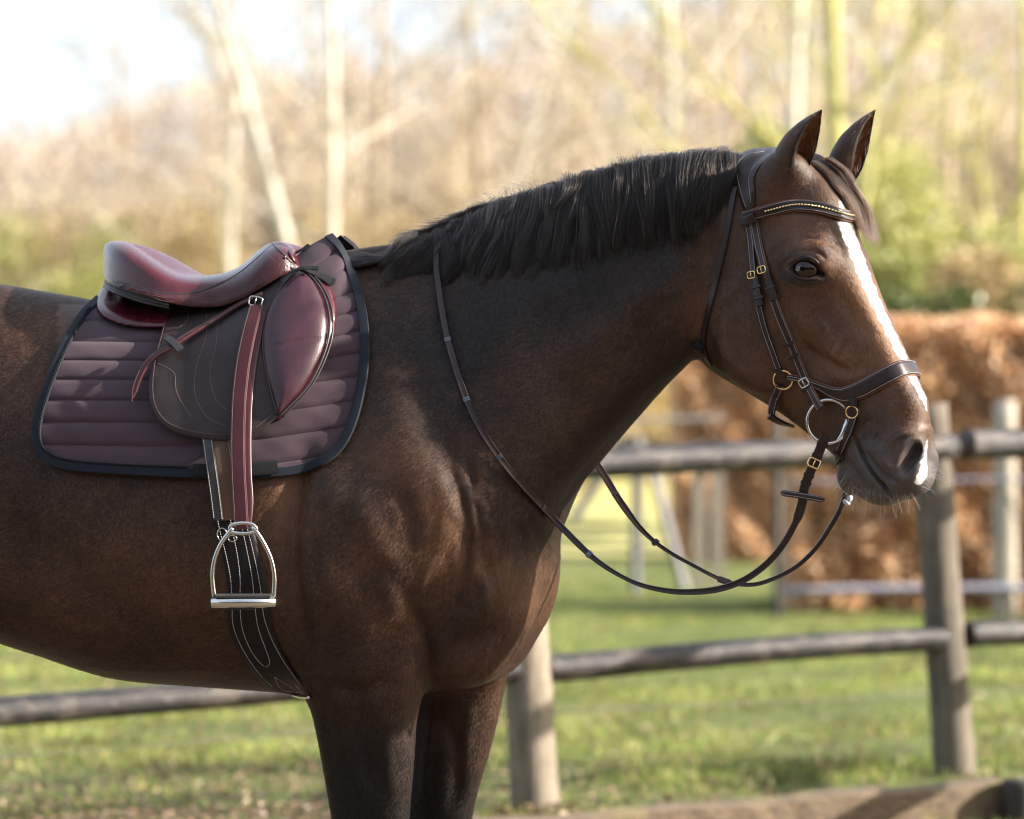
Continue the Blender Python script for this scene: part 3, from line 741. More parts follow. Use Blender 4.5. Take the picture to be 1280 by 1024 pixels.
# relief strokes: (pixels, v where measured, width m, height m (+ out, - in), frame)
REL = [
    (HF, [(862,440),(800,515),(745,580),(700,630),(670,680)], -.06, .022, -0.0145),      # jugular groove
    (HF, [(470,380),(515,480),(562,570),(585,650),(575,730),(545,800),(515,850)], -.2, 0.034, -0.0075),  # front edge of the shoulder
    (HF, [(450,400),(500,520),(540,600),(560,690)], -.2, 0.05, 0.0045),
    (HF, [(400,520),(380,620),(380,720),(388,790),(396,870)], -.2, .024, -0.0174),       # behind the triceps
    (HF, [(430,560),(415,680),(430,790)], -.2, .05, 0.0145),
    (HF, [(450,600),(490,700),(520,790)], -.2, .03, 0.0087),
    (HF, [(545,570),(562,620),(560,670),(548,700)], -.2, 0.014, 0.004),
    (HF, [(568,560),(588,620),(596,680),(590,730),(575,770)], -.2, .007, 0.0058),
    (HF, [(575,640),(583,700),(570,750),(560,790)], -.2, .009, -0.0058),
    (HF, [(535,810),(565,770),(605,735),(640,690),(662,640)], -.12, 0.026, -0.007),
    (HF, [(550,835),(605,800),(650,750),(678,690),(690,630)], -.03, 0.024, -0.01),      # breast groove
    (HF, [(590,838),(640,790),(672,735),(690,670)], .04, .012, 0.0072),
    (HF, [(588,560),(600,590),(596,618),(606,640),(600,668),(610,690)], -.2, .0085, .0036),   # veins over the shoulder and breast
    (HF, [(606,640),(618,655),(616,680),(626,700)], -.15, .007, .0030),
    (HF, [(575,590),(570,630),(578,660),(572,700),(580,730)], -.2, .010, .0034),
    (HF, [(560,690),(540,715),(530,745)], -.2, .010, .0030),
    (HF, [(640,640),(650,680),(640,720),(615,755),(590,790)], -.09, .010, .0036),
    (HF, [(662,630),(672,670),(662,715),(636,755),(600,800)], -.05, .009, .0034),
    (HF, [(676,620),(688,660),(680,710),(660,755)], -.02, .009, .0034),
    (HF, [(470,690),(500,720),(520,760)], -.2, .02, -.005),
    (HF, [(500,600),(520,650),(515,700)], -.2, .02, -.004),
    (HF, [(430,840),(425,900),(435,960)], -.2, .011, .004),
    (HF, [(490,880),(485,950),(492,1010)], -.2, .012, .004),
    (HF, [(545,880),(535,950),(530,1010)], .1, .012, .005),
    (HF, [(595,870),(585,930),(575,980)], .1, .011, .004),
    (HF, [(600,700),(618,740),(612,780)], -.12, .010, 0.0058),
    (HF, [(505,720),(528,800),(522,870),(505,950)], -.2, .018, -0.0116),
    (HF, [(455,850),(455,930),(472,1010)], -.2, .018, -0.0101),
    (HF, [(405,850),(460,862),(505,838)], -.2, .018, -0.0101),
    (HF, [(560,890),(575,950),(565,1020)], .1, .014, -0.0087),
    (HF, [(720,290),(620,420),(530,540)], -.12, .06, 0.0087),
    (HF, [(860,330),(780,400),(700,480)], -.08, .04, 0.0087),
    (HF, [(893,270),(880,330),(868,390),(858,450)], -.08, 0.02, -0.01),
    (HF, [(845,300),(830,380),(812,450)], -.08, .022, 0.0058),
    (HF, [(-20,600),(60,680),(150,760),(280,800),(400,800)], -.28, .05, -0.0087),
    (DF, [(905,340),(898,390),(910,445),(955,490)], -.08, 0.014, 0.006),
    (DF, [(1000,425),(1030,448),(1068,468)], -.06, 0.01, -0.006),
    (DF, [(1022,395),(1036,415),(1038,440),(1050,455)], -.07, 0.0065, 0.0038),            # facial vein
    (DF, [(1058,410),(1050,432),(1044,448),(1058,460)], -.07, 0.0065, 0.0034),
    (DF, [(985,360),(990,400),(1005,440),(1030,480)], -.08, 0.016, -0.0075),
    (DF, [(996,304),(1018,299),(1040,308),(1050,332)], -.08, .0045, -.0026),            # folds round the eye
    (DF, [(990,322),(1008,314),(1026,316),(1038,330)], -.08, .0036, -.0030),
    (DF, [(990,350),(1008,360),(1030,354)], -.08, .0040, -.0022),
    (DF, [(988,336),(996,328),(1008,322),(1020,324),(1030,338)], -.08, .0032, .0034),  # upper lid
    (DF, [(988,334),(997,342),(1008,348),(1020,348),(1032,342)], -.08, .0030, .0026),   # lower lid
    (DF, [(1060,535),(1070,552),(1082,575),(1094,594),(1106,612),(1113,632)], -.05, .0040, -.015), # mouth
    (DF, [(1082,562),(1100,585),(1114,598),(1126,606)], -.05, .0045, -.007),
    (DF, [(1088,548),(1104,572),(1114,592)], -.05, .012, .003),
    (DF, [(1128,600),(1114,582),(1113,562),(1122,547),(1140,538),(1150,545)], -.05, .0085, .0075),   # nostril rim
    (DF, [(1116,590),(1130,600),(1142,594),(1147,575)], -.05, .006, .003),
    (DF, [(1060,575),(1072,590),(1080,605),(1084,622)], -.04, .008, -.005),
    (DF, [(1040,350),(1062,390),(1085,430)], -.06, .014, -.004),
    (DF, [(1030,470),(1060,475),(1090,462)], -.06, .010, .003),
    (DF, [(1090,520),(1075,535),(1070,550)], -.06, .008, -.004),
    (DF, [(1098,540),(1088,560)], -.06, .005, -.003),
    (DF, [(935,330),(925,360),(905,385)], -.08, .014, .003),
]
def seg_dist(X, P, want_t=False):
    d = np.full(len(X), 1e9); tt = np.zeros(len(X)); n = len(P) - 1
    for i, (a, b) in enumerate(zip(P[:-1], P[1:])):
        ab = b - a; t = np.clip(((X - a) @ ab) / (ab @ ab + 1e-12), 0, 1)
        e = np.linalg.norm(X - a - t[:, None] * ab, axis=1)
        m = e < d; d = np.where(m, e, d); tt = np.where(m, (i + t) / n, tt)
    return (d, tt) if want_t else d
def smooth(a, b, x):
    t = np.clip((x - a) / (b - a), 0, 1); return t * t * (3 - 2 * t)

def axis(segs):
    out = [segs[0][0]]
    for a, b, h in segs:
        n = max(1, int(round((b - a) / h))); out += list(a + (b - a) * (np.arange(n) + 1) / n)
    return np.array(out)
u_head = HF.px(845, 300, 0)[0]
_e = DF.to_w([DF.px3(1009, 337, -.08)])[0]; _eu = (_e[:2] - HO) @ Hf; _ez = _e[2]
GU = axis([(-1.75, -1.0, .02), (-1.0, -.1, .011), (-.1, HF.px(705, 700, -.1)[0], .0062), (HF.px(705, 700, -.1)[0], u_head, .009), (u_head, _eu-.036, .0045), (_eu-.036, _eu+.036, .0022), (_eu+.036, 1.36, .0034)])
GV = axis([(-.42, -.17, .010), (-.17, -.05, .0034), (-.05, .12, .005), (.12, .42, .012)])
GZ = axis([(0.0, .45, .016), (.45, .80, .011), (.80, 1.08, .0068), (1.08, 1.275, .0033), (1.275, _ez-.03, .0045), (_ez-.03, _ez+.03, .0022), (_ez+.03, 1.86, .0048)])
print('grid', len(GU), len(GV), len(GZ))
def sculpt():
    D = np.full((len(GU), len(GV), len(GZ)), 1.0, np.float32)
    def window(lo, hi):
        return tuple(slice(max(np.searchsorted(g, a) - 1, 0), min(np.searchsorted(g, b) + 1, len(g))) for g, a, b in zip((GU, GV, GZ), lo, hi))
    def loft_in(L, k, pad=.09):
        r = max(L.hl.max(), .05)
        lo = np.array([(L.c[:, 0] - L.hl*np.abs(L.nn[:, 0])).min() - pad, (L.v - L.w*1.3).min() - pad, (L.c[:, 1] - L.hl*np.abs(L.nn[:, 1])).min() - pad])
        hi = np.array([(L.c[:, 0] + L.hl*np.abs(L.nn[:, 0])).max() + pad, (L.v + L.w*1.3).max() + pad, (L.c[:, 1] + L.hl*np.abs(L.nn[:, 1])).max() + pad])
        w = window(lo, hi)
        Ug, Zg = np.meshgrid(GU[w[0]], GZ[w[2]], indexing='ij')
        par = L.par(np.column_stack([Ug.ravel(), Zg.ravel()])).reshape(Ug.shape + (6,))
        d = L.dist(par[:, None, :, :], GV[w[1]].astype(np.float32)[None, :, None]).astype(np.float32)
        D[w] = smin(D[w], d, k)
    loft_in(barrel, .02)
    loft_in(neck, .085)
    for L in hind: loft_in(L, .07)
    loft_in(near_leg, .035); loft_in(far_leg, .035)
    def apply(lst):
        for pr, k, sub in lst:
            lo, hi = bounds(pr, .06); w = window(lo, hi)
            G = np.stack(np.meshgrid(GU[w[0]], GV[w[1]], GZ[w[2]], indexing='ij'), -1)
            if pr[1] is DF: G = DF.from_h(G)
            d = prim_eval(pr, G).astype(np.float32)
            if sub: D[w] = -smin(-D[w], d, k)
            else: D[w] = smin(D[w], d, k)
    apply(BODY)
    # head: evaluated where the head can be
    hw = window(np.array([u_head, -.30, 1.05]), np.array([1.36, .30, 1.86]))
    G = np.stack(np.meshgrid(GU[hw[0]], GV[hw[1]], GZ[hw[2]], indexing='ij'), -1)
    Q = DF.from_h(G); sh = Q.shape[:-1]; q = Q.reshape(-1, 3)
    okm = (np.abs(q[:, 1]) < .15)
    cx = head.c; dd = np.full(len(q), 1.0)
    # coarse cull by distance to the axis
    idx = np.nonzero(okm)[0]
    near = np.zeros(len(idx), bool)
    for c, h in zip(head.c[::6], head.hl[::6]):
        near |= ((q[idx, 0]-c[0])**2 + (q[idx, 2]-c[1])**2) < (h + .07)**2
    idx = idx[near]
    par = head.par(q[idx][:, [0, 2]])
    dd[idx] = head.dist(par, q[idx, 1])
    D[hw] = smin(D[hw], dd.reshape(sh).astype(np.float32), .03)
    apply(HEAD)
    # relief
    for fr in (HF, DF):
        if fr is HF: band = np.nonzero(np.abs(D) < .03)
        else:
            m = np.zeros(D.shape, bool); m[hw] = np.abs(D[hw]) < .025; band = np.nonzero(m)
        P = np.stack([GU[band[0]], GV[band[1]], GZ[band[2]]], -1)
        if fr is DF: P = DF.from_h(P)
        add = np.zeros(len(P), np.float32)
        for f2, pts, v, wd, amp in REL:
            if f2 is not fr: continue
            L = np.array([fr.px(a, b, v) for a, b in pts]); L = spline(L, 24)
            X = np.abs(P[:, 1]) if fr is DF else P[:, 1]
            if fr is DF: side = P[:, 1] * 0 + 1
            else: side = np.clip(.5 - (P[:, 1] - (v + .06)) / .06, 0, 1) if v < 0 else np.clip(.5 + (P[:, 1] - (v - .1)) / .06, 0, 1)
            lo, hi = L.min(0) - 3*wd, L.max(0) + 3*wd
            s = np.nonzero((P[:, 0] > lo[0]) & (P[:, 0] < hi[0]) & (P[:, 2] > lo[1]) & (P[:, 2] < hi[1]) & (side > 0))[0]
            if len(s) == 0: continue
            dist, tt = seg_dist(P[s][:, [0, 2]], L, True)
            add[s] -= amp * np.exp(-(dist / wd)**2) * side[s] * smooth(0, .28, tt) * smooth(0, .28, 1 - tt)
        D[band] += add
    return D

def surface_nets(D):
    S = D < 0
    nx, ny, nz = D.shape
    c = np.zeros((nx-1, ny-1, nz-1), np.int8)
    for i in (0, 1):
        for j in (0, 1):
            for k in (0, 1): c += S[i:nx-1+i, j:ny-1+j, k:nz-1+k]
    act = (c > 0) & (c < 8)
    I, J, K = np.nonzero(act); n = len(I)
    acc = np.zeros((n, 3)); cnt = np.zeros(n)
    cor = [(i, j, k) for i in (0, 1) for j in (0, 1) for k in (0, 1)]
    for a in cor:
        for ax in range(3):
            if a[ax]: continue
            b = list(a); b[ax] = 1
            da = D[I+a[0], J+a[1], K+a[2]]; db = D[I+b[0], J+b[1], K+b[2]]
            m = (da < 0) != (db < 0)
            t = np.where(m, da / np.where(m, da - db, 1), 0)
            p = np.tile(np.array(a, float), (n, 1)); p[:, ax] = t
            acc[m] += p[m]; cnt[m] += 1
    p = acc / cnt[:, None] + np.stack([I, J, K], 1)
    V = np.column_stack([np.interp(p[:, 0], np.arange(nx), GU), np.interp(p[:, 1], np.arange(ny), GV), np.interp(p[:, 2], np.arange(nz), GZ)])
    idx = -np.ones(act.shape, np.int32); idx[I, J, K] = np.arange(n)
    F = []
    for ax in range(3):
        o = [x for x in range(3) if x != ax]
        sl0 = [slice(None)]*3; sl1 = [slice(None)]*3
        sl0[ax] = slice(0, -1); sl1[ax] = slice(1, None)
        e = S[tuple(sl0)] != S[tuple(sl1)]
        E = np.array(np.nonzero(e)).T
        ok = np.all([(E[:, o[0]] > 0), (E[:, o[1]] > 0), (E[:, o[0]] < D.shape[o[0]]-1), (E[:, o[1]] < D.shape[o[1]]-1)], axis=0)
        E = E[ok]; inside = S[tuple(E.T)]
        def g(da, db):
            q = E.copy(); q[:, o[0]] -= da; q[:, o[1]] -= db; return idx[tuple(q.T)]
        quad = np.stack([g(1, 1), g(0, 1), g(0, 0), g(1, 0)], 1)
        flip = inside if ax != 1 else ~inside
        quad[~flip] = quad[~flip][:, ::-1]
        F.append(quad)
    return V, np.vstack(F)

def relax(V, F, it=2, lam=.5):
    e = np.vstack([F[:, [0, 1]], F[:, [1, 2]], F[:, [2, 3]], F[:, [3, 0]]])
    n = len(V)
    for k in range(it * 2):
        s = np.zeros((n, 3)); c = np.bincount(e.ravel(), minlength=n).astype(float)
        for ax in range(3):
            s[:, ax] = np.bincount(e[:, 0], V[e[:, 1], ax], n) + np.bincount(e[:, 1], V[e[:, 0], ax], n)
        avg = s / np.maximum(c, 1)[:, None]
        V = V + (lam if k % 2 == 0 else -lam * 1.04) * (avg - V)
    return V

import time as _t; _t0 = _t.time()
SD = sculpt(); print('sculpt', _t.time() - _t0)
BV, BF = surface_nets(SD); BV = relax(BV, BF, 4); del SD
BW = h2w(BV); print('body', len(BV), len(BF), _t.time() - _t0)
# ---- ears, joined to the body's mesh
def ear_geo(base, tip, opening, rad, bend=(0, 0, 0), nt=22, na=30):
    base, tip, o = np.array(base), np.array(tip), np.array(opening, float)
    ax = tip - base; L = np.linalg.norm(ax); a = ax / L
    o -= (o @ a) * a; o /= np.linalg.norm(o); s = np.cross(a, o)
    V = []; F = []
    for side in (0, 1):
        for i in range(nt):
            t = i / (nt - 1)
            r = rad * np.interp(t, [0, .15, .35, .55, .75, .9, 1], [.62, .88, 1.0, .90, .60, .28, .03])
            ph = R(np.interp(t, [0, .2, .5, .8, 1], [172, 162, 132, 112, 100]))
            c = base + ax * t + np.array(bend) * math.sin(math.pi * t * .9)
            rr = r if side == 0 else max(r - .0042 * (1 - .6 * t), r * .5)
            for j in range(na):
                f = -ph + 2 * ph * j / (na - 1)
                k = 1.0 if side == 0 else .97
                V.append(c - o * math.cos(f * k) * rr * .95 + s * math.sin(f * k) * rr * 1.05)
    g = lambda sd, i, j: sd*nt*na + i*na + j
    for i in range(nt - 1):
        for j in range(na - 1):
            F.append((g(0,i,j), g(0,i,j+1), g(0,i+1,j+1), g(0,i+1,j)))
            F.append((g(1,i,j), g(1,i+1,j), g(1,i+1,j+1), g(1,i,j+1)))
        F.append((g(0,i,0), g(0,i+1,0), g(1,i+1,0), g(1,i,0)))
        F.append((g(0,i,na-1), g(1,i,na-1), g(1,i+1,na-1), g(0,i+1,na-1)))
    for j in range(na - 1):
        F.append((g(0,nt-1,j), g(0,nt-1,j+1), g(1,nt-1,j+1), g(1,nt-1,j)))
    return np.array(V), np.array(F)
def dpt(px, py, v): return DF.to_w([DF.px3(px, py, v)])[0]
_e1 = ear_geo(dpt(974, 236, -.044), dpt(1028, 139, -.066), (.66, -.74, -.10), .0375, bend=(-.004, 0, .008))
_e2 = ear_geo(dpt(1042, 240, .045), dpt(1095, 139, .060), (.84, -.54, -.10), .0360, bend=(-.004, 0, .008))
NB = len(BW)
BWA = np.vstack([BW, _e1[0], _e2[0]])
BFA = np.vstack([BF, _e1[1] + NB, _e2[1] + NB + len(_e1[0])])
NE = len(_e1[0])

horse_root = empty('horse', (HO[0], HO[1], 0), -PSI)
horse_root.rotation_euler = (0, 0, 0)
tag(horse_root, 'dark brown bay horse with a white blaze, dark clipped mane and pricked ears, standing saddled', 'horse')

# coat attributes, in the horse's own frame
PH = np.column_stack([(BWA[:, :2] - HO) @ Hf, (BWA[:, :2] - HO) @ Hl, BWA[:, 2]])
PD = DF.from_h(PH)
def mask2(P, fr, pts, v, width, soft=1.0):
    L = spline(np.array([fr.px(a, b, v) for a, b in pts]), 24)
    out = np.zeros(len(P)); lo, hi = L.min(0) - 3*width, L.max(0) + 3*width
    s = np.nonzero((P[:, 0] > lo[0]) & (P[:, 0] < hi[0]) & (P[:, 2] > lo[1]) & (P[:, 2] < hi[1]))[0]
    if len(s): out[s] = np.exp(-(seg_dist(P[s][:, [0, 2]], L) / width)**2)
    return out
tone = np.full(len(PH), .47)  # own coat mottling, with some muscle light and dark painted in
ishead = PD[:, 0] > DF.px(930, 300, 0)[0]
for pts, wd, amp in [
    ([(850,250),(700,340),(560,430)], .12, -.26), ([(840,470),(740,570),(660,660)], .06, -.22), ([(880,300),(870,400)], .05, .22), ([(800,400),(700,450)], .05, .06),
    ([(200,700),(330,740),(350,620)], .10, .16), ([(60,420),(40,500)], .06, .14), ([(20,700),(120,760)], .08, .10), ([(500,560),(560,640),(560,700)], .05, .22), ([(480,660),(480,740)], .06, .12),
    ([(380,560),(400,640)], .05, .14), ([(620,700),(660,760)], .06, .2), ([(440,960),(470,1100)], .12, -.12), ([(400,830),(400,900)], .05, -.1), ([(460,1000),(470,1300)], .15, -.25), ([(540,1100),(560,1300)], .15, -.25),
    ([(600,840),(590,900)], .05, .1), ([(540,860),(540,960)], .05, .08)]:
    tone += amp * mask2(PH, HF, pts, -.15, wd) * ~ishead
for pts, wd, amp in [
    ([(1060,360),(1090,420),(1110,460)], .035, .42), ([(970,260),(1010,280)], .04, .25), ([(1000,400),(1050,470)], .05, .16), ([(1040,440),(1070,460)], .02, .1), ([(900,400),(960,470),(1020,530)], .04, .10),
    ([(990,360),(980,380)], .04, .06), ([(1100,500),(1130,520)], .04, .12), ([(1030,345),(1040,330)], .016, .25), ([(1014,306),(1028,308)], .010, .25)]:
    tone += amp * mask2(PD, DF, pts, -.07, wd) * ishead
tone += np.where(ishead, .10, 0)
dark = np.zeros(len(PH))  # dark skin of lids and lips; the nostril hollow's shade painted in
for pts, wd, amp in [([(985,338),(1000,350),(1022,352),(1036,348)], .010, .8), ([(986,330),(1005,320),(1028,330)], .006, .6), ([(1009,338),(1012,338)], .02, .6),
    ([(1128,552),(1136,570),(1136,590)], .013, 1.0), ([(1072,548),(1088,585),(1106,618)], .011, .6), ([(1085,520),(1105,550)], .03, .22), ([(1066,580),(1076,604)], .014, .4), ([(970,200),(1000,215)], .02, .25)]:
    dark = np.maximum(dark, amp * mask2(PD, DF, pts, -.07, wd) * ishead)
grey = smooth(DF.px(1075, 520, 0)[1], DF.px(1110, 600, 0)[1], PD[:, 2]) * ishead * (PD[:, 2] < 1.4)
# white blaze: signed distance (positive inside), metres
cl = np.array([DF.px(a, b, 0) for a, b in [(1040,250),(1054,285),(1072,330),(1093,385),(1118,440),(1144,492),(1156,515)]])
cl_w = np.array([.006, .027, .027, .022, .018, .013, .002])
z = PD[:, 2]
bw = np.interp(-z, -cl[:, 1], cl_w)
bw[(z > cl[0, 1]) | (z < cl[-1, 1])] = -.02
wob = .0022 * np.sin(z * 210) + .0016 * np.sin(z * 470 + 2)
blaze = np.where(ishead, bw + wob - np.abs(PD[:, 1] + np.interp(z, [1.25, 1.45, 1.75], [.0, .005, .016])), -.05)
front = PD[:, 0] > np.interp(-z, -cl[:, 1], cl[:, 0]) - .05
blaze = np.where(front, blaze, -.05)
sn = np.array([DF.px3(a, b, v) for a, b, v in [(1164,540,.0),(1162,562,-.012),(1155,582,-.024),(1147,600,-.030)]])
def seg3(P, L, W_):
    d = np.full(len(P), 1.0)
    for a_, b_, wa, wb in zip(L[:-1], L[1:], W_[:-1], W_[1:]):
        ab = b_ - a_; t = np.clip(((P - a_) @ ab) / (ab @ ab), 0, 1)
        d = np.minimum(d, np.linalg.norm(P - a_ - t[:, None] * ab, axis=1) - (wa + (wb - wa) * t))
    return d
sd = np.where(ishead, -seg3(PD, sn, [.004, .010, .017, .012]) + wob * .6, -.05)
blaze = np.maximum(blaze, sd)
# ears: inside is lighter
isear = np.zeros(len(PH)); nh = NE // 2
inner = np.concatenate([np.zeros(NB), np.r_[np.zeros(nh), np.ones(nh)], np.r_[np.zeros(nh), np.ones(nh)]])
tone[NB:] = .52; tone = np.where(inner > 0, .98, tone)
_tt = np.tile(np.repeat(np.linspace(0, 1, 22), 30), 4)
dark[NB:] = np.maximum(np.where(_tt > .9, (_tt - .9) * 8, 0), 0) ; blaze[NB:] = -.05; grey[NB:] = 0
_jj = np.tile(np.tile(np.arange(30), 22), 4); _rim = np.minimum(_jj, 29 - _jj)
tone[NB:] = np.where(_rim < 2, .25, tone[NB:])

def coat_material(name, fur=False):
    cm, n, l, b = new_mat(name)
    def attr(nm):
        a = n.new('ShaderNodeAttribute'); a.attribute_name = nm; return a.outputs['Fac']
    nb = noise(n, l, 9, 5, .6); nf = noise(n, l, 420, 4, .75, vec_scale=(1, 1, .40)); nm_ = noise(n, l, 38, 4, .6)
    def math_(op, a, b_=None, clamp=False):
        q = n.new('ShaderNodeMath'); q.operation = op; q.use_clamp = clamp
        for k, x in enumerate((a, b_)):
            if x is None: continue
            if isinstance(x, (int, float)): q.inputs[k].default_value = x
            else: l.new(x, q.inputs[k])
        return q.outputs[0]
    tn = math_('ADD', attr('tone'), math_('MULTIPLY', math_('SUBTRACT', nb.outputs[0], .5), .40))
    tn = math_('ADD', tn, math_('MULTIPLY', math_('SUBTRACT', nm_.outputs[0], .5), .22))
    tn = math_('ADD', tn, math_('MULTIPLY', math_('SUBTRACT', nf.outputs[0], .5), .5), True)
    rc = ramp(n, l, tn, [(0.0, (.0050, .0038, .0036)), (.28, (.0150, .0092, .0068)), (.5, (.043, .0225, .0140)), (.75, (.105, .052, .0275)), (1.0, (.18, .088, .044))])
    mix1 = n.new('ShaderNodeMix'); mix1.data_type = 'RGBA'; l.new(attr('dark'), mix1.inputs[0]); l.new(rc.outputs[0], mix1.inputs[6]); mix1.inputs[7].default_value = (.008, .007, .008, 1)
    mix2 = n.new('ShaderNodeMix'); mix2.data_type = 'RGBA'; l.new(math_('MULTIPLY', attr('grey'), math_('ADD', .30, nm_.outputs[0])), mix2.inputs[0]); l.new(mix1.outputs[2], mix2.inputs[6]); mix2.inputs[7].default_value = (.080, .072, .070, 1)
    if fur: hr = n.new('ShaderNodeHairInfo').outputs['Random']
    bz = math_('ADD', attr('blaze'), math_('MULTIPLY', math_('SUBTRACT', nf.outputs[0], .5), .006))
    if fur: bz = math_('ADD', bz, math_('MULTIPLY', math_('SUBTRACT', hr, .5), .0035))
    bz = math_('MULTIPLY', bz, 700.0, True)
    mix3 = n.new('ShaderNodeMix'); mix3.data_type = 'RGBA'; l.new(bz, mix3.inputs[0]); l.new(mix2.outputs[2], mix3.inputs[6]); mix3.inputs[7].default_value = (.52, .50, .49, 1)
    l.new(mix3.outputs[2], b.inputs['Base Color'])
    b.inputs['Roughness'].default_value = .46; b.inputs['Specular IOR Level'].default_value = .25
    b.inputs['Sheen Weight'].default_value = .04; b.inputs['Sheen Roughness'].default_value = .4; b.inputs['Sheen Tint'].default_value = (.8, .7, .65, 1)
    rr = n.new('ShaderNodeMapRange'); rr.inputs['To Min'].default_value = .40; rr.inputs['To Max'].default_value = .58; l.new(nf.outputs[0], rr.inputs[0]); l.new(rr.outputs[0], b.inputs['Roughness'])
    bp1 = n.new('ShaderNodeBump'); bp1.inputs['Strength'].default_value = .6; bp1.inputs['Distance'].default_value = .0012
    bp2 = n.new('ShaderNodeBump'); bp2.inputs['Strength'].default_value = .12; bp2.inputs['Distance'].default_value = .004
    l.new(nf.outputs[0], bp1.inputs['Height']); l.new(nm_.outputs[0], bp2.inputs['Height']); l.new(bp2.outputs[0], bp1.inputs['Normal']); l.new(bp1.outputs[0], b.inputs['Normal'])
    if fur:
        an = n.new('ShaderNodeAttribute'); an.attribute_name = 'skin_normal'; l.new(an.outputs['Vector'], b.inputs['Normal'])
        hi = n.new('ShaderNodeHairInfo'); mv = n.new('ShaderNodeMapRange'); mv.inputs['To Min'].default_value = .65; mv.inputs['To Max'].default_value = 1.45; l.new(hi.outputs['Random'], mv.inputs[0])
        vm = n.new('ShaderNodeVectorMath'); vm.operation = 'SCALE'; l.new(mix3.outputs[2], vm.inputs[0]); l.new(mv.outputs[0], vm.inputs['Scale']); l.new(vm.outputs[0], b.inputs['Base Color'])
    return cm
coat_mat = coat_material('coat')

body = mesh_obj('body', BWA, BFA, coat_mat, horse_root)
for nm, arr in (('tone', tone), ('dark', dark), ('grey', grey), ('blaze', blaze)):
    a = body.data.attributes.new(nm, 'FLOAT', 'POINT'); a.data.foreach_set('value', arr.astype(np.float32))

# ---- a tree of the body for laying tack on it
def bvh_of(V, F): return BVHTree.FromPolygons([tuple(p) for p in V], [tuple(int(i) for i in f) for f in F])
BODY_T = bvh_of(BW, BF)
CAMV = Vector((0, -CAM_D, CAM_H))
def cast(px, py, tree=None, default_y=None):
    d = Vector(((px - 640) / FPX, 1, -(py - 512) / FPX)).normalized()
    h = (tree or BODY_T).ray_cast(CAMV, d, 20)
    if h[0] is None: return None, None
    nn = h[1]
    if nn.dot(d) > 0: nn = -nn
    return h[0], nn

# ---- eyes
def eyeball(px, py, v, r):
    c = dpt(px, py, v); V = []; F = []
    nu, nv = 28, 18
    outward = DF.to_w([[0, -1 if v < 0 else 1, 0]])[0] - DF.to_w([[0, 0, 0]])[0]
    A = Vector(outward); M = A.to_track_quat('Z', 'Y').to_matrix()
    for i in range(nv + 1):
        th = math.pi * i / nv
        rr = r * (1 + .04 * math.exp(-(th / .5)**2))
        for j in range(nu):
            f = 2 * math.pi * j / nu
            V.append(np.array(M @ Vector((rr*math.sin(th)*math.cos(f), rr*math.sin(th)*math.sin(f), rr*math.cos(th)))) + c)
    for i in range(nv):
        for j in range(nu): F.append((i*nu+j, (i+1)*nu+j, (i+1)*nu+(j+1) % nu, i*nu+(j+1) % nu))
    return V, F, c, A
em, n, l, b = new_mat('eye')
b.inputs['Roughness'].default_value = .03
b.inputs['Base Color'].default_value = (.014, .006, .004, 1); b.inputs['Specular IOR Level'].default_value = .40
for v in (-.078, .078):
    V, F, c, A = eyeball(1009, 337, v, .0290)
    o = mesh_obj('eye', V, F, em, horse_root)
    # horizontal pupil, a dark disc just proud of the ball
    pm = bpy.data.materials.get('pupil') or mat_simple('pupil', (.002, .002, .002), .03, vary=0, coat=1)
    side = Vector((0, 0, 1)).cross(A).normalized(); up = A.cross(side)
    pv = [np.array(c)]; k = 20
    for j in range(k):
        f = 2*math.pi*j/k; q = side*math.cos(f)*.0105 + up*math.sin(f)*.0050
        q = q + A * math.sqrt(max(.0303**2 - q.length_squared, 0)); pv.append(np.array(c) + np.array(q))
    pv[0] = np.array(c) + np.array(A) * .0304
    mesh_obj('pupil', pv, [(0, 1+j, 1+(j+1) % k) for j in range(k)], pm, o)

lid_mat = mat_simple('eyelid_skin', (.013, .0105, .0105), .5, spec=.3, vary=.3, vscale=200)
for sg in (-1, 1):
    for nm_k, pth_, rr_ in (('upper_eyelid', [(986,338),(991,331),(999,325),(1008,322),(1017,324),(1024,331),(1030,343)], .0028), ('lower_eyelid', [(986,338),(992,344),(1001,348.5),(1010,350),(1020,349),(1030,344)], .0020)):
        P2 = spline(np.array(pth_, float), 26); P = []
        for x, y in P2:
            h_, n_ = cast(x, y); P.append(np.array(h_))
        P = np.array(P)
        yy = P[:, 1].copy()
        for _ in range(30): yy[1:-1] = (yy[:-2] + yy[1:-1] + yy[2:])/3
        P = np.array([np.array(Wp(x, y, d_)) for (x, y), d_ in zip(P2, np.minimum(yy, P[:, 1]) + (.0012 if nm_k != 'brow_fold' else .0018))])
        if sg > 0:
            q = P[:, :2] - DF.o; d_ = np.column_stack([q @ DF.f, -(q @ DF.l), P[:, 2]]); P = DF.to_w(d_)
        v, f = tube_geo(P, rr_*np.sin(np.linspace(.25, math.pi-.25, 26))**.5, 10); mesh_obj(nm_k, v, f, lid_mat, horse_root)
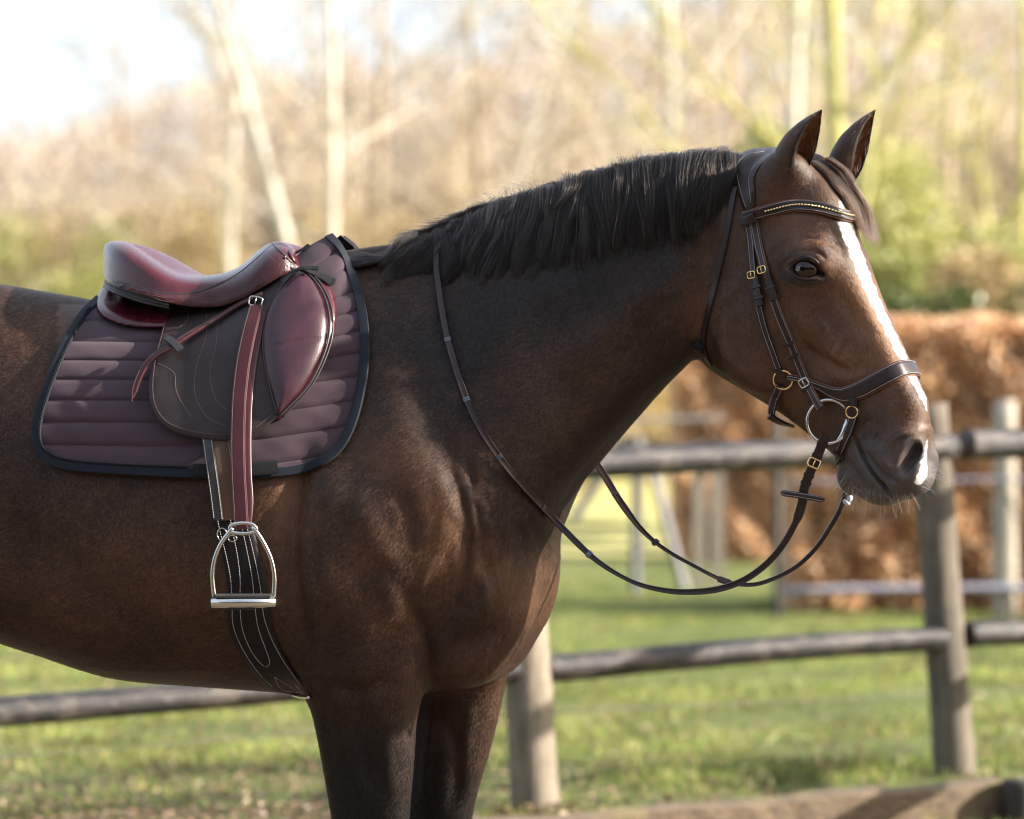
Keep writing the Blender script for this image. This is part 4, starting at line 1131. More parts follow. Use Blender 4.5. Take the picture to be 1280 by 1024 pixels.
# ---- hair
def hair_obj(name, P, rad, mat, parent):
    """P (N, K, 3) world, rad (K,) or (N, K)"""
    N, K, _ = P.shape
    c = bpy.data.hair_curves.new(name); c.add_curves([K] * N)
    off = base_of(parent)
    c.position_data.foreach_set('vector', (P - off).astype(np.float32).ravel())
    ra = c.attributes.get('radius') or c.attributes.new('radius', 'FLOAT', 'POINT')
    ra.data.foreach_set('value', np.broadcast_to(rad, (N, K)).astype(np.float32).ravel())
    c.materials.append(mat)
    o = bpy.data.objects.new(name, c); return link(o, parent)
def hair_mat(name, cols, rough=.3, spec_tint=None):
    m = bpy.data.materials.new(name); m.use_nodes = True; n, l = m.node_tree.nodes, m.node_tree.links
    n.remove(n['Principled BSDF']); out = n['Material Output']
    h = n.new('ShaderNodeBsdfHairPrincipled'); h.parametrization = 'COLOR'
    hi = n.new('ShaderNodeHairInfo'); r = ramp(n, l, hi.outputs['Random'], cols)
    l.new(r.outputs[0], h.inputs['Color']); h.inputs['Roughness'].default_value = rough; h.inputs['Radial Roughness'].default_value = .4
    h.inputs['Random Roughness'].default_value = .3; h.inputs['IOR'].default_value = 1.36
    l.new(h.outputs[0], out.inputs[0]); return m
mane_mat = hair_mat('mane_hair', [(0, (.0025, .0024, .0030)), (.5, (.0050, .0044, .0048)), (.80, (.018, .0120, .0095)), (1, (.070, .042, .026))], .30)

TOP = np.array([(440,322),(470,320),(495,322),(520,303),(560,278),(600,257),(640,243),(700,229),(760,211),(820,196),(870,193),(935,191)], float)
BOT = np.array([(440,345),(470,335),(495,352),(520,348),(560,356),(600,352),(640,350),(700,338),(760,327),(820,312),(865,300),(895,262),(935,230)], float)
def mane_guides(n_cl, seed, inner=0.0):
    rg = np.random.default_rng(seed); G = []
    for i in range(n_cl):
        x0 = 508 + (918 - 508) * (i + rg.random()) / n_cl
        y0 = np.interp(x0, TOP[:, 0], TOP[:, 1])
        lean = np.interp(x0, [500, 560, 620, 700, 780, 850, 900, 925], [-22, -46, -52, -20, -4, -8, -26, -30]) + rg.normal(0, 10)
        xt = x0 + lean
        yb = np.interp(xt, BOT[:, 0], BOT[:, 1])
        ln = max(yb - y0, 18) * (1 - .30 * abs(rg.normal(0, 1)) - inner * rg.random() * .5) * rg.uniform(.92, 1.06)
        G.append((x0, y0, lean, ln, rg.normal(0, 5), rg.random(), rg.uniform(.25, 1.15)))
    return G
def lay(px, py, off):
    """a point over the body, off metres proud of it; above the outline it stands on the crest line"""
    h, nn = cast(px, py)
    if h is None:
        q, m, _, _ = BODY_T.find_nearest(Wp(px, py, CRY))
        h = Wp(px, py, q.y - .004); return np.array(h)
    return np.array(h + nn * off)
CRY = 0.0
def mane_strands(n_cl, per, seed, thick=.016, inner=0.0):
    global CRY
    rg = np.random.default_rng(seed + 50); K = 9; out = []
    for (x0, y0, lean, ln, curl, rnd, tk) in mane_guides(n_cl, seed, inner):
        CRY = HF.to_w([[*HF.px(x0, y0, 0)[:1], 0, 1]])[0][1]
        s = np.linspace(0, 1, K)
        gx = x0 + lean * s**1.3 + curl * np.sin(s * math.pi * (1.0 + .9*rnd)) * 1.1
        gy = y0 + ln * (s**.92)
        base = []
        for k in range(K):
            prof = thick * tk * math.sin(math.pi * min(s[k] * .8 + .2, 1))**.7 + .003
            p = lay(gx[k], gy[k] + (5 if k == 0 else 0), prof); base.append(p)
        base = np.array(base)
        for k in range(1, K):                                   # keep the strand from jumping in depth at the crest
            base[k, 1] = min(max(base[k, 1], base[k-1, 1] - .030), base[k-1, 1] + .012)
        base[0, 1] += .012
        N = per; w = .011
        ox = rg.normal(0, 1, (N, 1)); od = rg.random((N, 1)); oz = rg.normal(0, 1, (N, 1))
        conv = 1 - .60 * s[None]**.8
        tipx = rg.normal(0, .0045, (N, 1)) * s[None]**2
        Q = np.tile(base[None], (N, 1, 1))
        Q[..., 0] += ox * w * conv + tipx + rg.normal(0, .0006, (N, K)).cumsum(1)
        Q[..., 1] += -(od - .5) * .008 * conv + rg.normal(0, .0004, (N, K)).cumsum(1)
        Q[..., 2] += oz * .0025 * (1 - s[None]) + rg.normal(0, 1, (N, 1)) * .010 * s[None]**2
        short = rg.random((N, 1)) < .15
        Q = np.where(short[..., None], Q[:, :1] + (Q - Q[:, :1]) * .75, Q)
        out.append(Q)
    return np.vstack(out)
mrad = np.interp(np.linspace(0, 1, 9), [0, .6, 1], [.00028, .00025, .00008])
M1 = mane_strands(150, 100, 1, .012, .1)
M2 = mane_strands(200, 100, 2, .022, .0)
M3 = mane_strands(110, 40, 5, .028, .3)
mane = hair_obj('mane', np.vstack([M1, M2, M3]), mrad, mane_mat, horse_root)
def guide_strands(ctrl, offs, n, width, seed, K=10, conv=.5, tipz=.01, y0=None):
    """hairs along a line of pixels laid over the body"""
    rg = np.random.default_rng(seed); P = []
    for (x, y), o in zip(ctrl, offs):
        h, nn = cast(x, y)
        if h is None: P.append(np.array(Wp(x, y, P[-1][1] if P else y0)))
        else: P.append(np.array(h + nn * o))
    P = spline(np.array(P), K); s = np.linspace(0, 1, K)
    T, N_, B_ = frames(P)
    a = rg.normal(0, 1, (n, 1)); b_ = rg.normal(0, 1, (n, 1)); cv = 1 - conv * s[None]
    L = rg.uniform(.8, 1.05, (n, 1, 1))
    Q = P[None] + (a * cv * width)[..., None] * np.array([1, 0, .3]) + (b_ * cv * width * .5)[..., None] * np.array([0, 1, 0])
    Q = Q[:, :1] + (Q - Q[:, :1]) * L
    Q += rg.normal(0, .0007, Q.shape).cumsum(1) + rg.normal(0, 1, (n, 1, 3)) * tipz * (s[None, :, None]**2) * .4
    return Q
Fl = []
for k in range(40):
    j = random.random(); e = random.gauss(0, 1)
    x0 = 1012 + 22*j; y0 = 204 - 6*j
    Fl.append(guide_strands([(x0, y0), (1030+26*j+e, 219-4*j), (1050+18*j+2*e, 246-6*j), (1068+15*j+2*e, 268-4*j), (1082+9*j+2*e, 290+6*j+4*e)], [.002, .007, .008, .009, .010], 80, .0030, 100+k, y0=-.33))
frad = np.interp(np.linspace(0, 1, 10), [0, .6, 1], [.00028, .00025, .00008])
forelock = hair_obj('forelock', np.vstack(Fl), frad, hair_mat('forelock_hair', [(0, (.006, .0040, .0032)), (.7, (.016, .0090, .0062)), (1, (.05, .026, .015))], .42), horse_root)
# strands lying back over the withers behind the mane
Wl = []
for k in range(20):
    j = random.random(); e = random.gauss(0, 1)
    Wl.append(guide_strands([(500-8*j, 322+6*j), (480, 326+4*j+e), (460-6*j, 326+10*j+e), (440, 324+14*j)], [.004, .006+.006*j, .008+.006*j, .006], 60, .0022, 300+k, y0=-.01))
for k in range(16):
    j = random.random(); e = random.gauss(0, 3)
    Wl.append(guide_strands([(514-6*j, 306+8*j), (500-6*j, 322+6*j), (492-8*j+e, 338+4*j), (488+e*2-12*j, 352+8*j)], [.004, .012, .010, .005], 45, .0026, 340+k, y0=-.01))
hair_obj('withers_hair', np.vstack(Wl), frad, mane_mat, horse_root)
# stray hairs standing off the crest
rg = np.random.default_rng(9); N = 260; K = 6
x0 = rg.uniform(560, 910, N); x0[:110] = rg.normal(640, 26, 110)
y0 = np.interp(x0, TOP[:, 0], TOP[:, 1]) + 1
ln = rg.uniform(8, 20, N); ln[:70] = rg.uniform(12, 34, 70)
Q = np.zeros((N, K, 3)); s = np.linspace(0, 1, K)
dirx = rg.normal(-.5, .7, N); cur = rg.uniform(1.2, 2.6, N)
for i in range(N):
    for k in range(K):
        px = x0[i] + dirx[i] * ln[i] * s[k]; py = y0[i] - ln[i] * .55 * math.sin(s[k] * cur[i]) + (6 if k == 0 else 0)
        yy = HF.to_w([[HF.px(px, py, 0)[0], 0, 1]])[0][1]
        Q[i, k] = Wp(px, py, yy - .01 * s[k])
hair_obj('stray_hair', Q, np.interp(s, [0, 1], [.00022, .00006]), mane_mat, horse_root)
# whiskers
wm = hair_mat('whisker_hair', [(0, (.55, .48, .42)), (1, (.85, .8, .75))], .35)
Q = []; rg = np.random.default_rng(11)
def whisk(n, xs, ys, dx, dy, lo, hi, K=6):
    for _ in range(n):
        t = rg.random(); x = np.interp(t, [0, .5, 1], xs) + rg.normal(0, 1.2); y = np.interp(t, [0, .5, 1], ys) + rg.normal(0, 1.2)
        h, nn = cast(x, y)
        if h is None: continue
        L = rg.uniform(lo, hi) / 620; d = np.array([dx + rg.normal(0, .35), -.15 + rg.normal(0, .35), dy + rg.normal(0, .2)]); d /= np.linalg.norm(d)
        sag = rg.normal(0, .3)
        Q.append([np.array(h) + d * L * s_ + np.array([sag * L * s_**2 * .6, 0, -.12 * L * s_**2]) for s_ in np.linspace(0, 1, K)])
whisk(60, (1062, 1100, 1140), (606, 618, 618), .25, -1, 8, 30)
whisk(20, (1150, 1162, 1166), (612, 596, 575), 1, -.45, 8, 26)
whisk(16, (1058, 1062, 1075), (588, 600, 612), -.5, -.9, 10, 38)
whisk(14, (1062, 1090, 1130), (600, 616, 618), .1, -1, 4, 9)
hair_obj('whiskers', np.array(Q), np.interp(np.linspace(0, 1, 6), [0, 1], [.00016, .00005]), wm, horse_root)

# fine hair inside the ears
for ge, o_ in ((_e1, (.62, -.78, -.10)), (_e2, (.82, -.57, -.10))):
    Vv = np.array(ge[0]).reshape(2, 22, 30, 3)[1]; rg = np.random.default_rng(5); N = 1500
    i = rg.integers(3, 20, N); j = rg.integers(0, 30, N); rt = Vv[i, j] + rg.normal(0, .0012, (N, 3)); ax_ = Vv[-1].mean(0) - Vv[0].mean(0); ax_ /= np.linalg.norm(ax_)
    ctr = Vv.mean(1)[i]; inw = ctr - rt; inw /= np.linalg.norm(inw, axis=1)[:, None] + 1e-9
    d = ax_*.9 + inw*.55 + np.array(o_)*.25 + rg.normal(0, .22, (N, 3)); L = rg.uniform(.008, .018, N)*np.interp(i, [3, 12, 20], [1.1, 1, .45])
    s = np.linspace(0, 1, 5); Q = rt[:, None] + d[:, None]*(L[:, None]*s)[..., None]
    hair_obj('ear_hair', Q, np.interp(s, [0, 1], [.00035, .0001]), bpy.data.materials.get('ear_hair') or hair_mat('ear_hair', [(0, (.06, .03, .015)), (.5, (.14, .07, .035)), (1, (.28, .16, .09))], .35), horse_root)

# the short summer coat itself: fine hairs lying over the near side of the body, in its own colours
fur_mat = coat_material('coat_hairs', True)
def coat_hairs(N, seed):
    rg = np.random.default_rng(seed)
    T4 = BW[BF]; e1, e2 = T4[:, 2] - T4[:, 0], T4[:, 3] - T4[:, 1]; nr = np.cross(e1, e2); ar = np.linalg.norm(nr, axis=1)/2 + 1e-12; nr /= (2*ar)[:, None]
    C = T4.mean(1); view = CAMA_ - C; view /= np.linalg.norm(view, axis=1)[:, None]
    if (nr[:, 1]*(C[:, 1] < -.1)).sum() > 0: nr = -nr
    facing = (nr*view).sum(1)
    # smooth the normals over the vertices
    vn = np.zeros_like(BW)
    for k in range(4):
        for a_ in range(3): vn[:, a_] += np.bincount(BF[:, k], (nr*ar[:, None])[:, a_], len(BW))
    vn /= np.linalg.norm(vn, axis=1)[:, None] + 1e-12
    px = C[:, 0]/(C[:, 1]+CAM_D)*FPX + 640; py = 512 - (C[:, 2]-CAM_H)/(C[:, 1]+CAM_D)*FPX
    inpad = (px > 75) & (px < 430) & (py > 380) & (py < 570)
    hd = C @ np.array([DF.f[0], DF.f[1], 0]) > 99
    keep = (facing > -.25) & (px > -20) & (px < 1290) & (py < 1040) & ~inpad
    mane_zone = (px > 500) & (px < 920) & (py < np.interp(px, BOT[:, 0], BOT[:, 1]) - 20); keep &= ~mane_zone
    ishd = px > 905
    w = ar*keep*np.where(ishd, 1.7, 1.0); w /= w.sum()
    f = rg.choice(len(BF), N, p=w)
    u, v = rg.random((N, 1)), rg.random((N, 1)); q = BF[f]
    wts = [(1-u)*(1-v), u*(1-v), u*v, (1-u)*v]
    P = sum(BW[q[:, k]]*wts[k] for k in range(4)); Nn = sum(vn[q[:, k]]*wts[k] for k in range(4)); Nn /= np.linalg.norm(Nn, axis=1)[:, None]
    at_ = {nm: sum(arr[q[:, k]]*wts[k][:, 0] for k in range(4)) for nm, arr in (('tone', tone), ('dark', dark), ('grey', grey), ('blaze', blaze))}
    px = P[:, 0]/(P[:, 1]+CAM_D)*FPX + 640; py = 512 - (P[:, 2]-CAM_H)/(P[:, 1]+CAM_D)*FPX
    eye_ = np.hypot((px-1008)/26, (py-337)/17) < 1
    # which way the hair lies: back along the body, down the legs and face
    fl = np.zeros((N, 3)); fl[:, 0] = -.75; fl[:, 2] = -.55
    hdm = px > 905; fl[hdm] = [.45, 0, -.85]
    leg = (py > 840) & ~hdm; fl[leg] = [-.15, 0, -1]
    fl[:, 0] += .35*np.sin(P[:, 2]*9 + P[:, 0]*4); fl[:, 2] += .25*np.sin(P[:, 0]*11)
    fl += rg.normal(0, .22, (N, 3)); fl -= (fl*Nn).sum(1)[:, None]*Nn; fl /= np.linalg.norm(fl, axis=1)[:, None] + 1e-9
    nostril = at_['dark'] > .75
    L = np.where(nostril, .25, 1)*np.where(hdm & (at_['grey'] > .3), .6, 1)*np.where(hdm, .0045, .0080)*rg.uniform(.6, 1.25, N)*np.where(eye_, .3, 1); s = np.linspace(0, 1, 3)
    lift = rg.uniform(.05, .22, N)
    Q = P[:, None] + fl[:, None]*(L[:, None]*s)[..., None] + Nn[:, None]*((lift*L)[:, None]*(s**.7) - .0002)[..., None]
    o = hair_obj('coat_hair', Q, np.array([.00022, .00020, .00007]), fur_mat, horse_root)
    for nm, a_ in at_.items():
        x = o.data.attributes.new(nm, 'FLOAT', 'CURVE'); x.data.foreach_set('value', a_.astype(np.float32))
    x = o.data.attributes.new('skin_normal', 'FLOAT_VECTOR', 'CURVE'); x.data.foreach_set('vector', (Nn + rg.normal(0, .06, Nn.shape)).astype(np.float32).ravel())
    return o
CAMA_ = np.array([0, -CAM_D, CAM_H])
coat_hairs(420000, 12)
# ================================================================== tack
class DepthMap:
    """smoothed depth of what lies under a range of pixels, for laying cloth and leather on it"""
    def __init__(s, x0, y0, x1, y1, step, trees, it=3, fill=.012):
        s.x0, s.y0, s.st = x0, y0, step
        nx, ny = int((x1-x0)/step)+1, int((y1-y0)/step)+1
        Y = np.full((nx, ny), np.nan)
        for i in range(nx):
            for j in range(ny):
                for t in trees:
                    h, _ = cast(x0+i*step, y0+j*step, t)
                    if h is not None: Y[i, j] = h.y if np.isnan(Y[i, j]) else min(Y[i, j], h.y)
        for _ in range(60):                                   # carry on past the outline
            m = np.isnan(Y)
            if not m.any(): break
            P = np.pad(Y, 1, constant_values=np.nan); S = np.zeros_like(Y); C = np.zeros_like(Y)
            for di, dj in ((0, 1), (2, 1), (1, 0), (1, 2)):
                q = P[di:di+nx, dj:dj+ny]; ok = ~np.isnan(q); S[ok] += q[ok]; C[ok] += 1
            f = m & (C > 0); Y[f] = S[f]/C[f] + fill
        for _ in range(it):
            P = np.pad(Y, 1, mode='edge'); Y = (P[1:-1, 1:-1]*4 + P[:-2, 1:-1] + P[2:, 1:-1] + P[1:-1, :-2] + P[1:-1, 2:]) / 8
        s.Y = Y
    def y(s, px, py):
        a = np.clip((np.asarray(px, float)-s.x0)/s.st, 0, s.Y.shape[0]-1.001); b = np.clip((np.asarray(py, float)-s.y0)/s.st, 0, s.Y.shape[1]-1.001)
        i, j = a.astype(int), b.astype(int); f, g = a-i, b-j; Y = s.Y
        return Y[i, j]*(1-f)*(1-g) + Y[i+1, j]*f*(1-g) + Y[i, j+1]*(1-f)*g + Y[i+1, j+1]*f*g
    def P(s, px, py):
        px, py = np.asarray(px, float), np.asarray(py, float)
        y = s.y(px, py); t = (CAM_D + y)/FPX
        return np.stack([(px-640)*t, y, CAM_H-(py-512)*t], -1)
    def PN(s, px, py):
        e = 7.0; a = s.P(px, py); dx = s.P(np.asarray(px)+e, py) - s.P(np.asarray(px)-e, py); dy = s.P(px, np.asarray(py)+e) - s.P(px, np.asarray(py)-e)
        n_ = np.cross(dx, dy); n_ /= np.linalg.norm(n_, axis=-1, keepdims=True) + 1e-9
        n_ = np.where((n_[..., 1:2] > 0), -n_, n_)
        return a, n_

def loft_mesh(L, nu=40):
    th = np.linspace(0, 2*np.pi, nu, endpoint=False); c, s_ = np.cos(th), np.sin(th)
    sv = np.sign(c)*np.abs(c)**(2/L.p); q = np.sign(s_)*np.abs(s_)**(2/L.p); V = []
    for k in range(0, len(L.c), 2):
        w = L.w[k]*(1 + L.e[k]*sv)
        P = L.c[k] + L.h[k]*sv[:, None]; V.append(np.stack([P[:, 0], L.v[k] + w*q, P[:, 1]], 1))
    m = len(V); V = np.vstack(V); F = [(i*nu+j, i*nu+(j+1) % nu, (i+1)*nu+(j+1) % nu, (i+1)*nu+j) for i in range(m-1) for j in range(nu)]
    return h2w(V), F
pad_form = Loft(HF, [((60,358),(60,830),.30,-.1), ((116,370),(120,840),.312,-.12), ((200,384),(200,850),.318,-.14), ((290,378),(290,860),.312,-.18), ((350,336),(340,864),.295,-.26),
    ((385,306),(380,866),.275,-.36), ((414,289),(414,866),.255,-.44), ((450,294),(440,866),.24,-.46)], p=2.2)
PFV, PFF = loft_mesh(pad_form)
PAD_T = bvh_of(PFV, PFF)
print('depth'); SURF = DepthMap(20, 280, 480, 900, 6, [BODY_T, PAD_T], 4)
_bodymap = DepthMap(200, 540, 420, 900, 6, [BODY_T], 2)

def dist_poly(P, poly):
    d = np.full(len(P), 1e9)
    Q = np.roll(poly, -1, 0)
    for a, b in zip(poly, Q):
        ab = b - a; t = np.clip(((P-a) @ ab)/(ab @ ab + 1e-12), 0, 1); d = np.minimum(d, np.linalg.norm(P - a - t[:, None]*ab, axis=1))
    return d
def closed_spline(poly, n):
    P = np.asarray(poly, float); m = len(P)
    O = []
    for i in range(m):
        a, b, c, d = P[i-1], P[i], P[(i+1) % m], P[(i+2) % m]; t = np.linspace(0, 1, 16, endpoint=False)[:, None]
        O.append(.5*((2*b) + (c-a)*t + (2*a-5*b+4*c-d)*t*t + (3*b-a-3*c+d)*t**3))
    O = np.vstack(O + [P[:1]]); L = np.concatenate([[0], np.cumsum(np.linalg.norm(np.diff(O, axis=0), axis=1))]); s = np.linspace(0, L[-1], n, endpoint=False)
    return np.stack([np.interp(s, L, O[:, k]) for k in range(2)], 1)
def sheet(name, poly, off, mat, parent, surf=None, thick=.004, step=4.0, smoothed=True, height=None, attr_fn=None):
    """a piece of leather or cloth cut to a pixel outline and laid over the horse; height(d, P) adds to its thickness"""
    surf = surf or SURF
    poly = np.asarray(poly, float)
    per = np.linalg.norm(np.roll(poly, -1, 0) - poly, axis=1).sum()
    B_ = closed_spline(poly, max(int(per/step), 12)) if smoothed else poly
    x0, y0 = B_.min(0); x1, y1 = B_.max(0)
    gx, gy = np.meshgrid(np.arange(x0+step/2, x1, step), np.arange(y0+step/2, y1, step)); G = np.stack([gx.ravel(), gy.ravel()], 1)
    G = G[dist_poly(G, B_) > step*.55]
    allp = [Vector(p) for p in np.vstack([B_, G])]; nb_ = len(B_)
    vs, es, fs, ov, oe, of = delaunay_2d_cdt(allp, [], [list(range(nb_))], 1, 1e-6)
    V2 = np.array([tuple(v) for v in vs]); F = np.array([f for f in fs if len(f) == 3])
    isb = np.zeros(len(V2), bool)
    d = dist_poly(V2, B_); isb = d < 1e-3
    h = off + (height(d, V2) if height is not None else np.zeros(len(d)))
    P, N_ = surf.PN(V2[:, 0], V2[:, 1])
    topv = raise_(P, N_, h); n0 = len(topv)
    # edge skirt back to the surface
    E = {}
    a = F
    for f in F:
        for i in range(3):
            e = (f[i], f[(i+1) % 3]); E[e] = E.get(e, 0) + 1
    bd = [e for e in E if (e[1], e[0]) not in E]
    bi = sorted(set(i for e in bd for i in e)); mp = {v: n0+k for k, v in enumerate(bi)}
    low = raise_(P, N_, h - thick)[bi] + np.array([0, .0015, 0])
    nr = topv[F[:, 0]]; cr = np.cross(topv[F[:, 1]]-topv[F[:, 0]], topv[F[:, 2]]-topv[F[:, 0]])
    if (cr[:, 1] > 0).mean() > .5: F = F[:, ::-1]; bd = [(b, a) for a, b in bd]
    faces = [tuple(f) for f in F] + [(e[0], mp[e[0]], mp[e[1]], e[1]) for e in bd]
    o = mesh_obj(name, np.vstack([topv, low]), faces, mat, parent)
    o.data.set_sharp_from_angle(angle=R(50))
    return o, (V2, h)

def ribbon_geo(pts, nrm, w, th, lift=0.0, prof=None):
    pts = np.asarray(pts, float); nrm = np.asarray(nrm, float); m = len(pts)
    T = np.gradient(pts, axis=0); T /= np.linalg.norm(T, axis=1)[:, None] + 1e-12
    N_ = nrm - (nrm*T).sum(1)[:, None]*T; N_ /= np.linalg.norm(N_, axis=1)[:, None] + 1e-12
    S = np.cross(T, N_); w = np.broadcast_to(np.asarray(w, float), (m,))/2
    pr = [(-1, .0), (-1, .6), (-.86, .95), (-.5, 1.0), (.5, 1.0), (.86, .95), (1, .6), (1, .0)] if prof is None else prof
    k = len(pr)
    V = np.stack([pts + S*(w*a)[:, None] + N_*(lift + th*b) for a, b in pr], 1).reshape(-1, 3)
    F = [(i*k+j, (i+1)*k+j, (i+1)*k+(j+1) % k, i*k+(j+1) % k) for i in range(m-1) for j in range(k)]
    F += [tuple(range(k)), tuple((m-1)*k+j for j in range(k))[::-1]]
    return V, F, (pts, T, N_, S, w, lift + th)
def dashes(mb, pts, T, N_, S, gap=.0042, ln=.0027, wd=.00048, h=.0005):
    L = np.concatenate([[0], np.cumsum(np.linalg.norm(np.diff(pts, axis=0), axis=1))])
    n = int(L[-1]/gap)
    if n < 1: return
    s0 = (np.arange(n) + .2)*gap
    I = lambda A, s: np.stack([np.interp(s, L, A[:, k]) for k in range(3)], 1)
    a, b = I(pts, s0), I(pts, s0+ln); Na, Sa = I(N_, s0), I(S, s0)
    for i in range(n):
        u = Sa[i]*wd; q = Na[i]*h
        mb.add([a[i]-u, a[i]+u, b[i]+u, b[i]-u, a[i]*.8+b[i]*.2+q, a[i]*.2+b[i]*.8+q], [(0, 1, 4), (1, 2, 5, 4), (2, 3, 5), (3, 0, 4, 5)])
class Stitch:
    def __init__(s): s.mb = MB()
    def along(s, info, inset=.0022, sides=(-1, 1), **k):
        pts, T, N_, S, w, h = info
        for sd_ in sides: dashes(s.mb, pts + S*((w-inset)*sd_)[:, None] + N_*h, T, N_, S, **k)
    def on(s, pxs, off, surf=None, n=40, gap=.0042, **k):
        P2 = spline(np.array(pxs, float), n); P, N_ = (surf or SURF).PN(P2[:, 0], P2[:, 1]); P = raise_(P, N_, np.broadcast_to(off, (n,)))
        T = np.gradient(P, axis=0); T /= np.linalg.norm(T, axis=1)[:, None]; dashes(s.mb, P, T, N_, np.cross(T, N_), gap=gap, **k)
    def build(s, parent, mat):
        if s.mb.n: o = s.mb.build('stitching', mat, parent, smooth=False); o['kind'] = 'stuff'; return o
CAMA = np.array([0, -CAM_D, CAM_H])
def raise_(P, N_, off):
    """thickness added towards whoever looks, so that a measured outline keeps its place"""
    d = CAMA - P; d /= np.linalg.norm(d, axis=-1, keepdims=True)
    c = np.maximum((N_*d).sum(-1, keepdims=True), .7)
    return P + d*np.asarray(off, float).reshape(np.shape(off) + (1,) if np.ndim(off) else ())/c
def surf_path(pxs, off, n=40, surf=None):
    P2 = spline(np.array(pxs, float), n); P, N_ = (surf or SURF).PN(P2[:, 0], P2[:, 1])
    return raise_(P, N_, np.broadcast_to(off, (n,))), N_
def head_path(pxs, off, n=40, it=4, miss='near'):
    P2 = spline(np.array(pxs, float), n); P = []; N_ = []
    for x, y in P2:
        h, nn = cast(x, y)
        if h is None:
            yy = P[-1][1] if P else None
            yy = yy if yy is not None else next((cast(*q_)[0].y for q_ in P2 if cast(*q_)[0] is not None), -.35); g = Wp(x, y, yy); q, nn, _, _ = BODY_T.find_nearest(g); h = g if (g-q).length < .02 else q
        P.append(np.array(h)); N_.append(np.array(nn))
    P, N_ = np.array(P), np.array(N_)
    for _ in range(it):
        P[1:-1] = (P[:-2] + 2*P[1:-1] + P[2:])/4; N_[1:-1] = (N_[:-2] + 2*N_[1:-1] + N_[2:])/4
    N_ /= np.linalg.norm(N_, axis=1)[:, None]
    return raise_(P, N_, np.broadcast_to(off, (n,))), N_
def part(name, geo, mat, parent, smooth=True):
    o = mesh_obj(name, geo[0], geo[1], mat, parent, smooth)
    if smooth: o.data.set_sharp_from_angle(angle=R(48))
    return o
def ring_geo(c, ax_n, rx, ry, r, n=36, m=8, roll=0.0, up=(0, 0, 1)):
    ax_n = np.array(ax_n, float); ax_n /= np.linalg.norm(ax_n); up = np.array(up, float); u = np.cross(up, ax_n); u /= np.linalg.norm(u); v = np.cross(ax_n, u)
    a = np.linspace(0, 2*np.pi, n, endpoint=False) ; X, Y = rx*np.cos(a), ry*np.sin(a)
    cr, sr = math.cos(roll), math.sin(roll)
    pts = np.array(c) + (X*cr - Y*sr)[:, None]*u + (X*sr + Y*cr)[:, None]*v
    return tube_geo(pts, r, m, True)
def buckle(px, py, w, h, ang, mat, parent, path=None, r=.0013, off=.006, pt=None, nrm=None):
    """rectangular buckle frame with its prong, lying on what is under the pixel"""
    if pt is None: hh, nn = cast(px, py); pt = np.array(hh) + np.array(nn)*off; nrm = np.array(nn)
    n_ = nrm/np.linalg.norm(nrm); d = np.array([math.cos(ang), 0, -math.sin(ang)]); d -= (d @ n_)*n_; d /= np.linalg.norm(d); s_ = np.cross(d, n_)
    a = np.linspace(0, 2*np.pi, 28, endpoint=False)
    X = np.sign(np.cos(a))*np.abs(np.cos(a))**.45*w/2; Y = np.sign(np.sin(a))*np.abs(np.sin(a))**.45*h/2
    pts = pt + X[:, None]*s_ + Y[:, None]*d
    mb = MB(); v, f = tube_geo(pts, r, 8, True); mb.add(v, f)
    mb.tube([pt - d*h/2, pt + n_*.002, pt + d*h/2], r*.8, 6)
    return mb.build('buckle', mat, parent)

# ---- leathers and cloths
def leather(name, col, rough=.42, grain=900, gs=.25, vary=.18, coat=.15, gdist=.0006, spec=.36):
    m, n, l, b = new_mat(name)
    t = noise(n, l, 22, 4, .6); v = n.new('ShaderNodeTexVoronoi'); v.inputs['Scale'].default_value = grain; tc = n.new('ShaderNodeTexCoord'); l.new(tc.outputs['Object'], v.inputs['Vector'])
    c = np.array(col); r = ramp(n, l, t.outputs[0], [(.3, tuple(c*(1-vary))), (.7, tuple(c*(1+vary)))]); l.new(r.outputs[0], b.inputs['Base Color'])
    mr = n.new('ShaderNodeMapRange'); mr.inputs['To Min'].default_value = rough-.08; mr.inputs['To Max'].default_value = rough+.12; l.new(t.outputs[0], mr.inputs[0]); l.new(mr.outputs[0], b.inputs['Roughness'])
    b.inputs['Coat Weight'].default_value = coat; b.inputs['Coat Roughness'].default_value = .3; b.inputs['Specular IOR Level'].default_value = spec
    bp = n.new('ShaderNodeBump'); bp.inputs['Strength'].default_value = gs; bp.inputs['Distance'].default_value = gdist
    ad = n.new('ShaderNodeMath'); ad.operation = 'ADD'; t2 = noise(n, l, 60, 5, .6); l.new(v.outputs['Distance'], ad.inputs[0]); l.new(t2.outputs[0], ad.inputs[1])
    l.new(ad.outputs[0], bp.inputs['Height']); l.new(bp.outputs[0], b.inputs['Normal']); return m
ox = leather('oxblood_leather', (.048, .0045, .0085), .24, 700, .16, coat=.15, spec=.42)
oxg = leather('grained_oxblood_leather', (.038, .0075, .0110), .34, 420, .55, coat=.1, gdist=.0012)
ox_strap = leather('oxblood_strap', (.040, .0055, .0075), .36, 900, .15, spec=.25)
flapm = leather('dark_flap_leather', (.024, .0170, .0175), .48, 600, .35, coat=.0, gdist=.0009, spec=.24)
kneem = leather('sheen_tinted_oxblood_leather', (.034, .0100, .0165), .33, 500, .25, vary=.3, coat=.1, gdist=.0009)  # purple-grey of the reflected sheen mixed into the base colour
brl = leather('dark_brown_bridle_leather', (.017, .0085, .0085), .34, 900, .15, coat=.0)
brl_edge = leather('tan_leather_edge', (.13, .045, .025), .5, 900, .1, coat=0)
bandm = leather('black_brown_band', (.020, .019, .021), .45, 900, .2)
web = mat_simple('black_webbing', (.005, .006, .008), .8, spec=.2, vary=.3, vscale=300, sheen=.05, bump=(900, .5, .001))
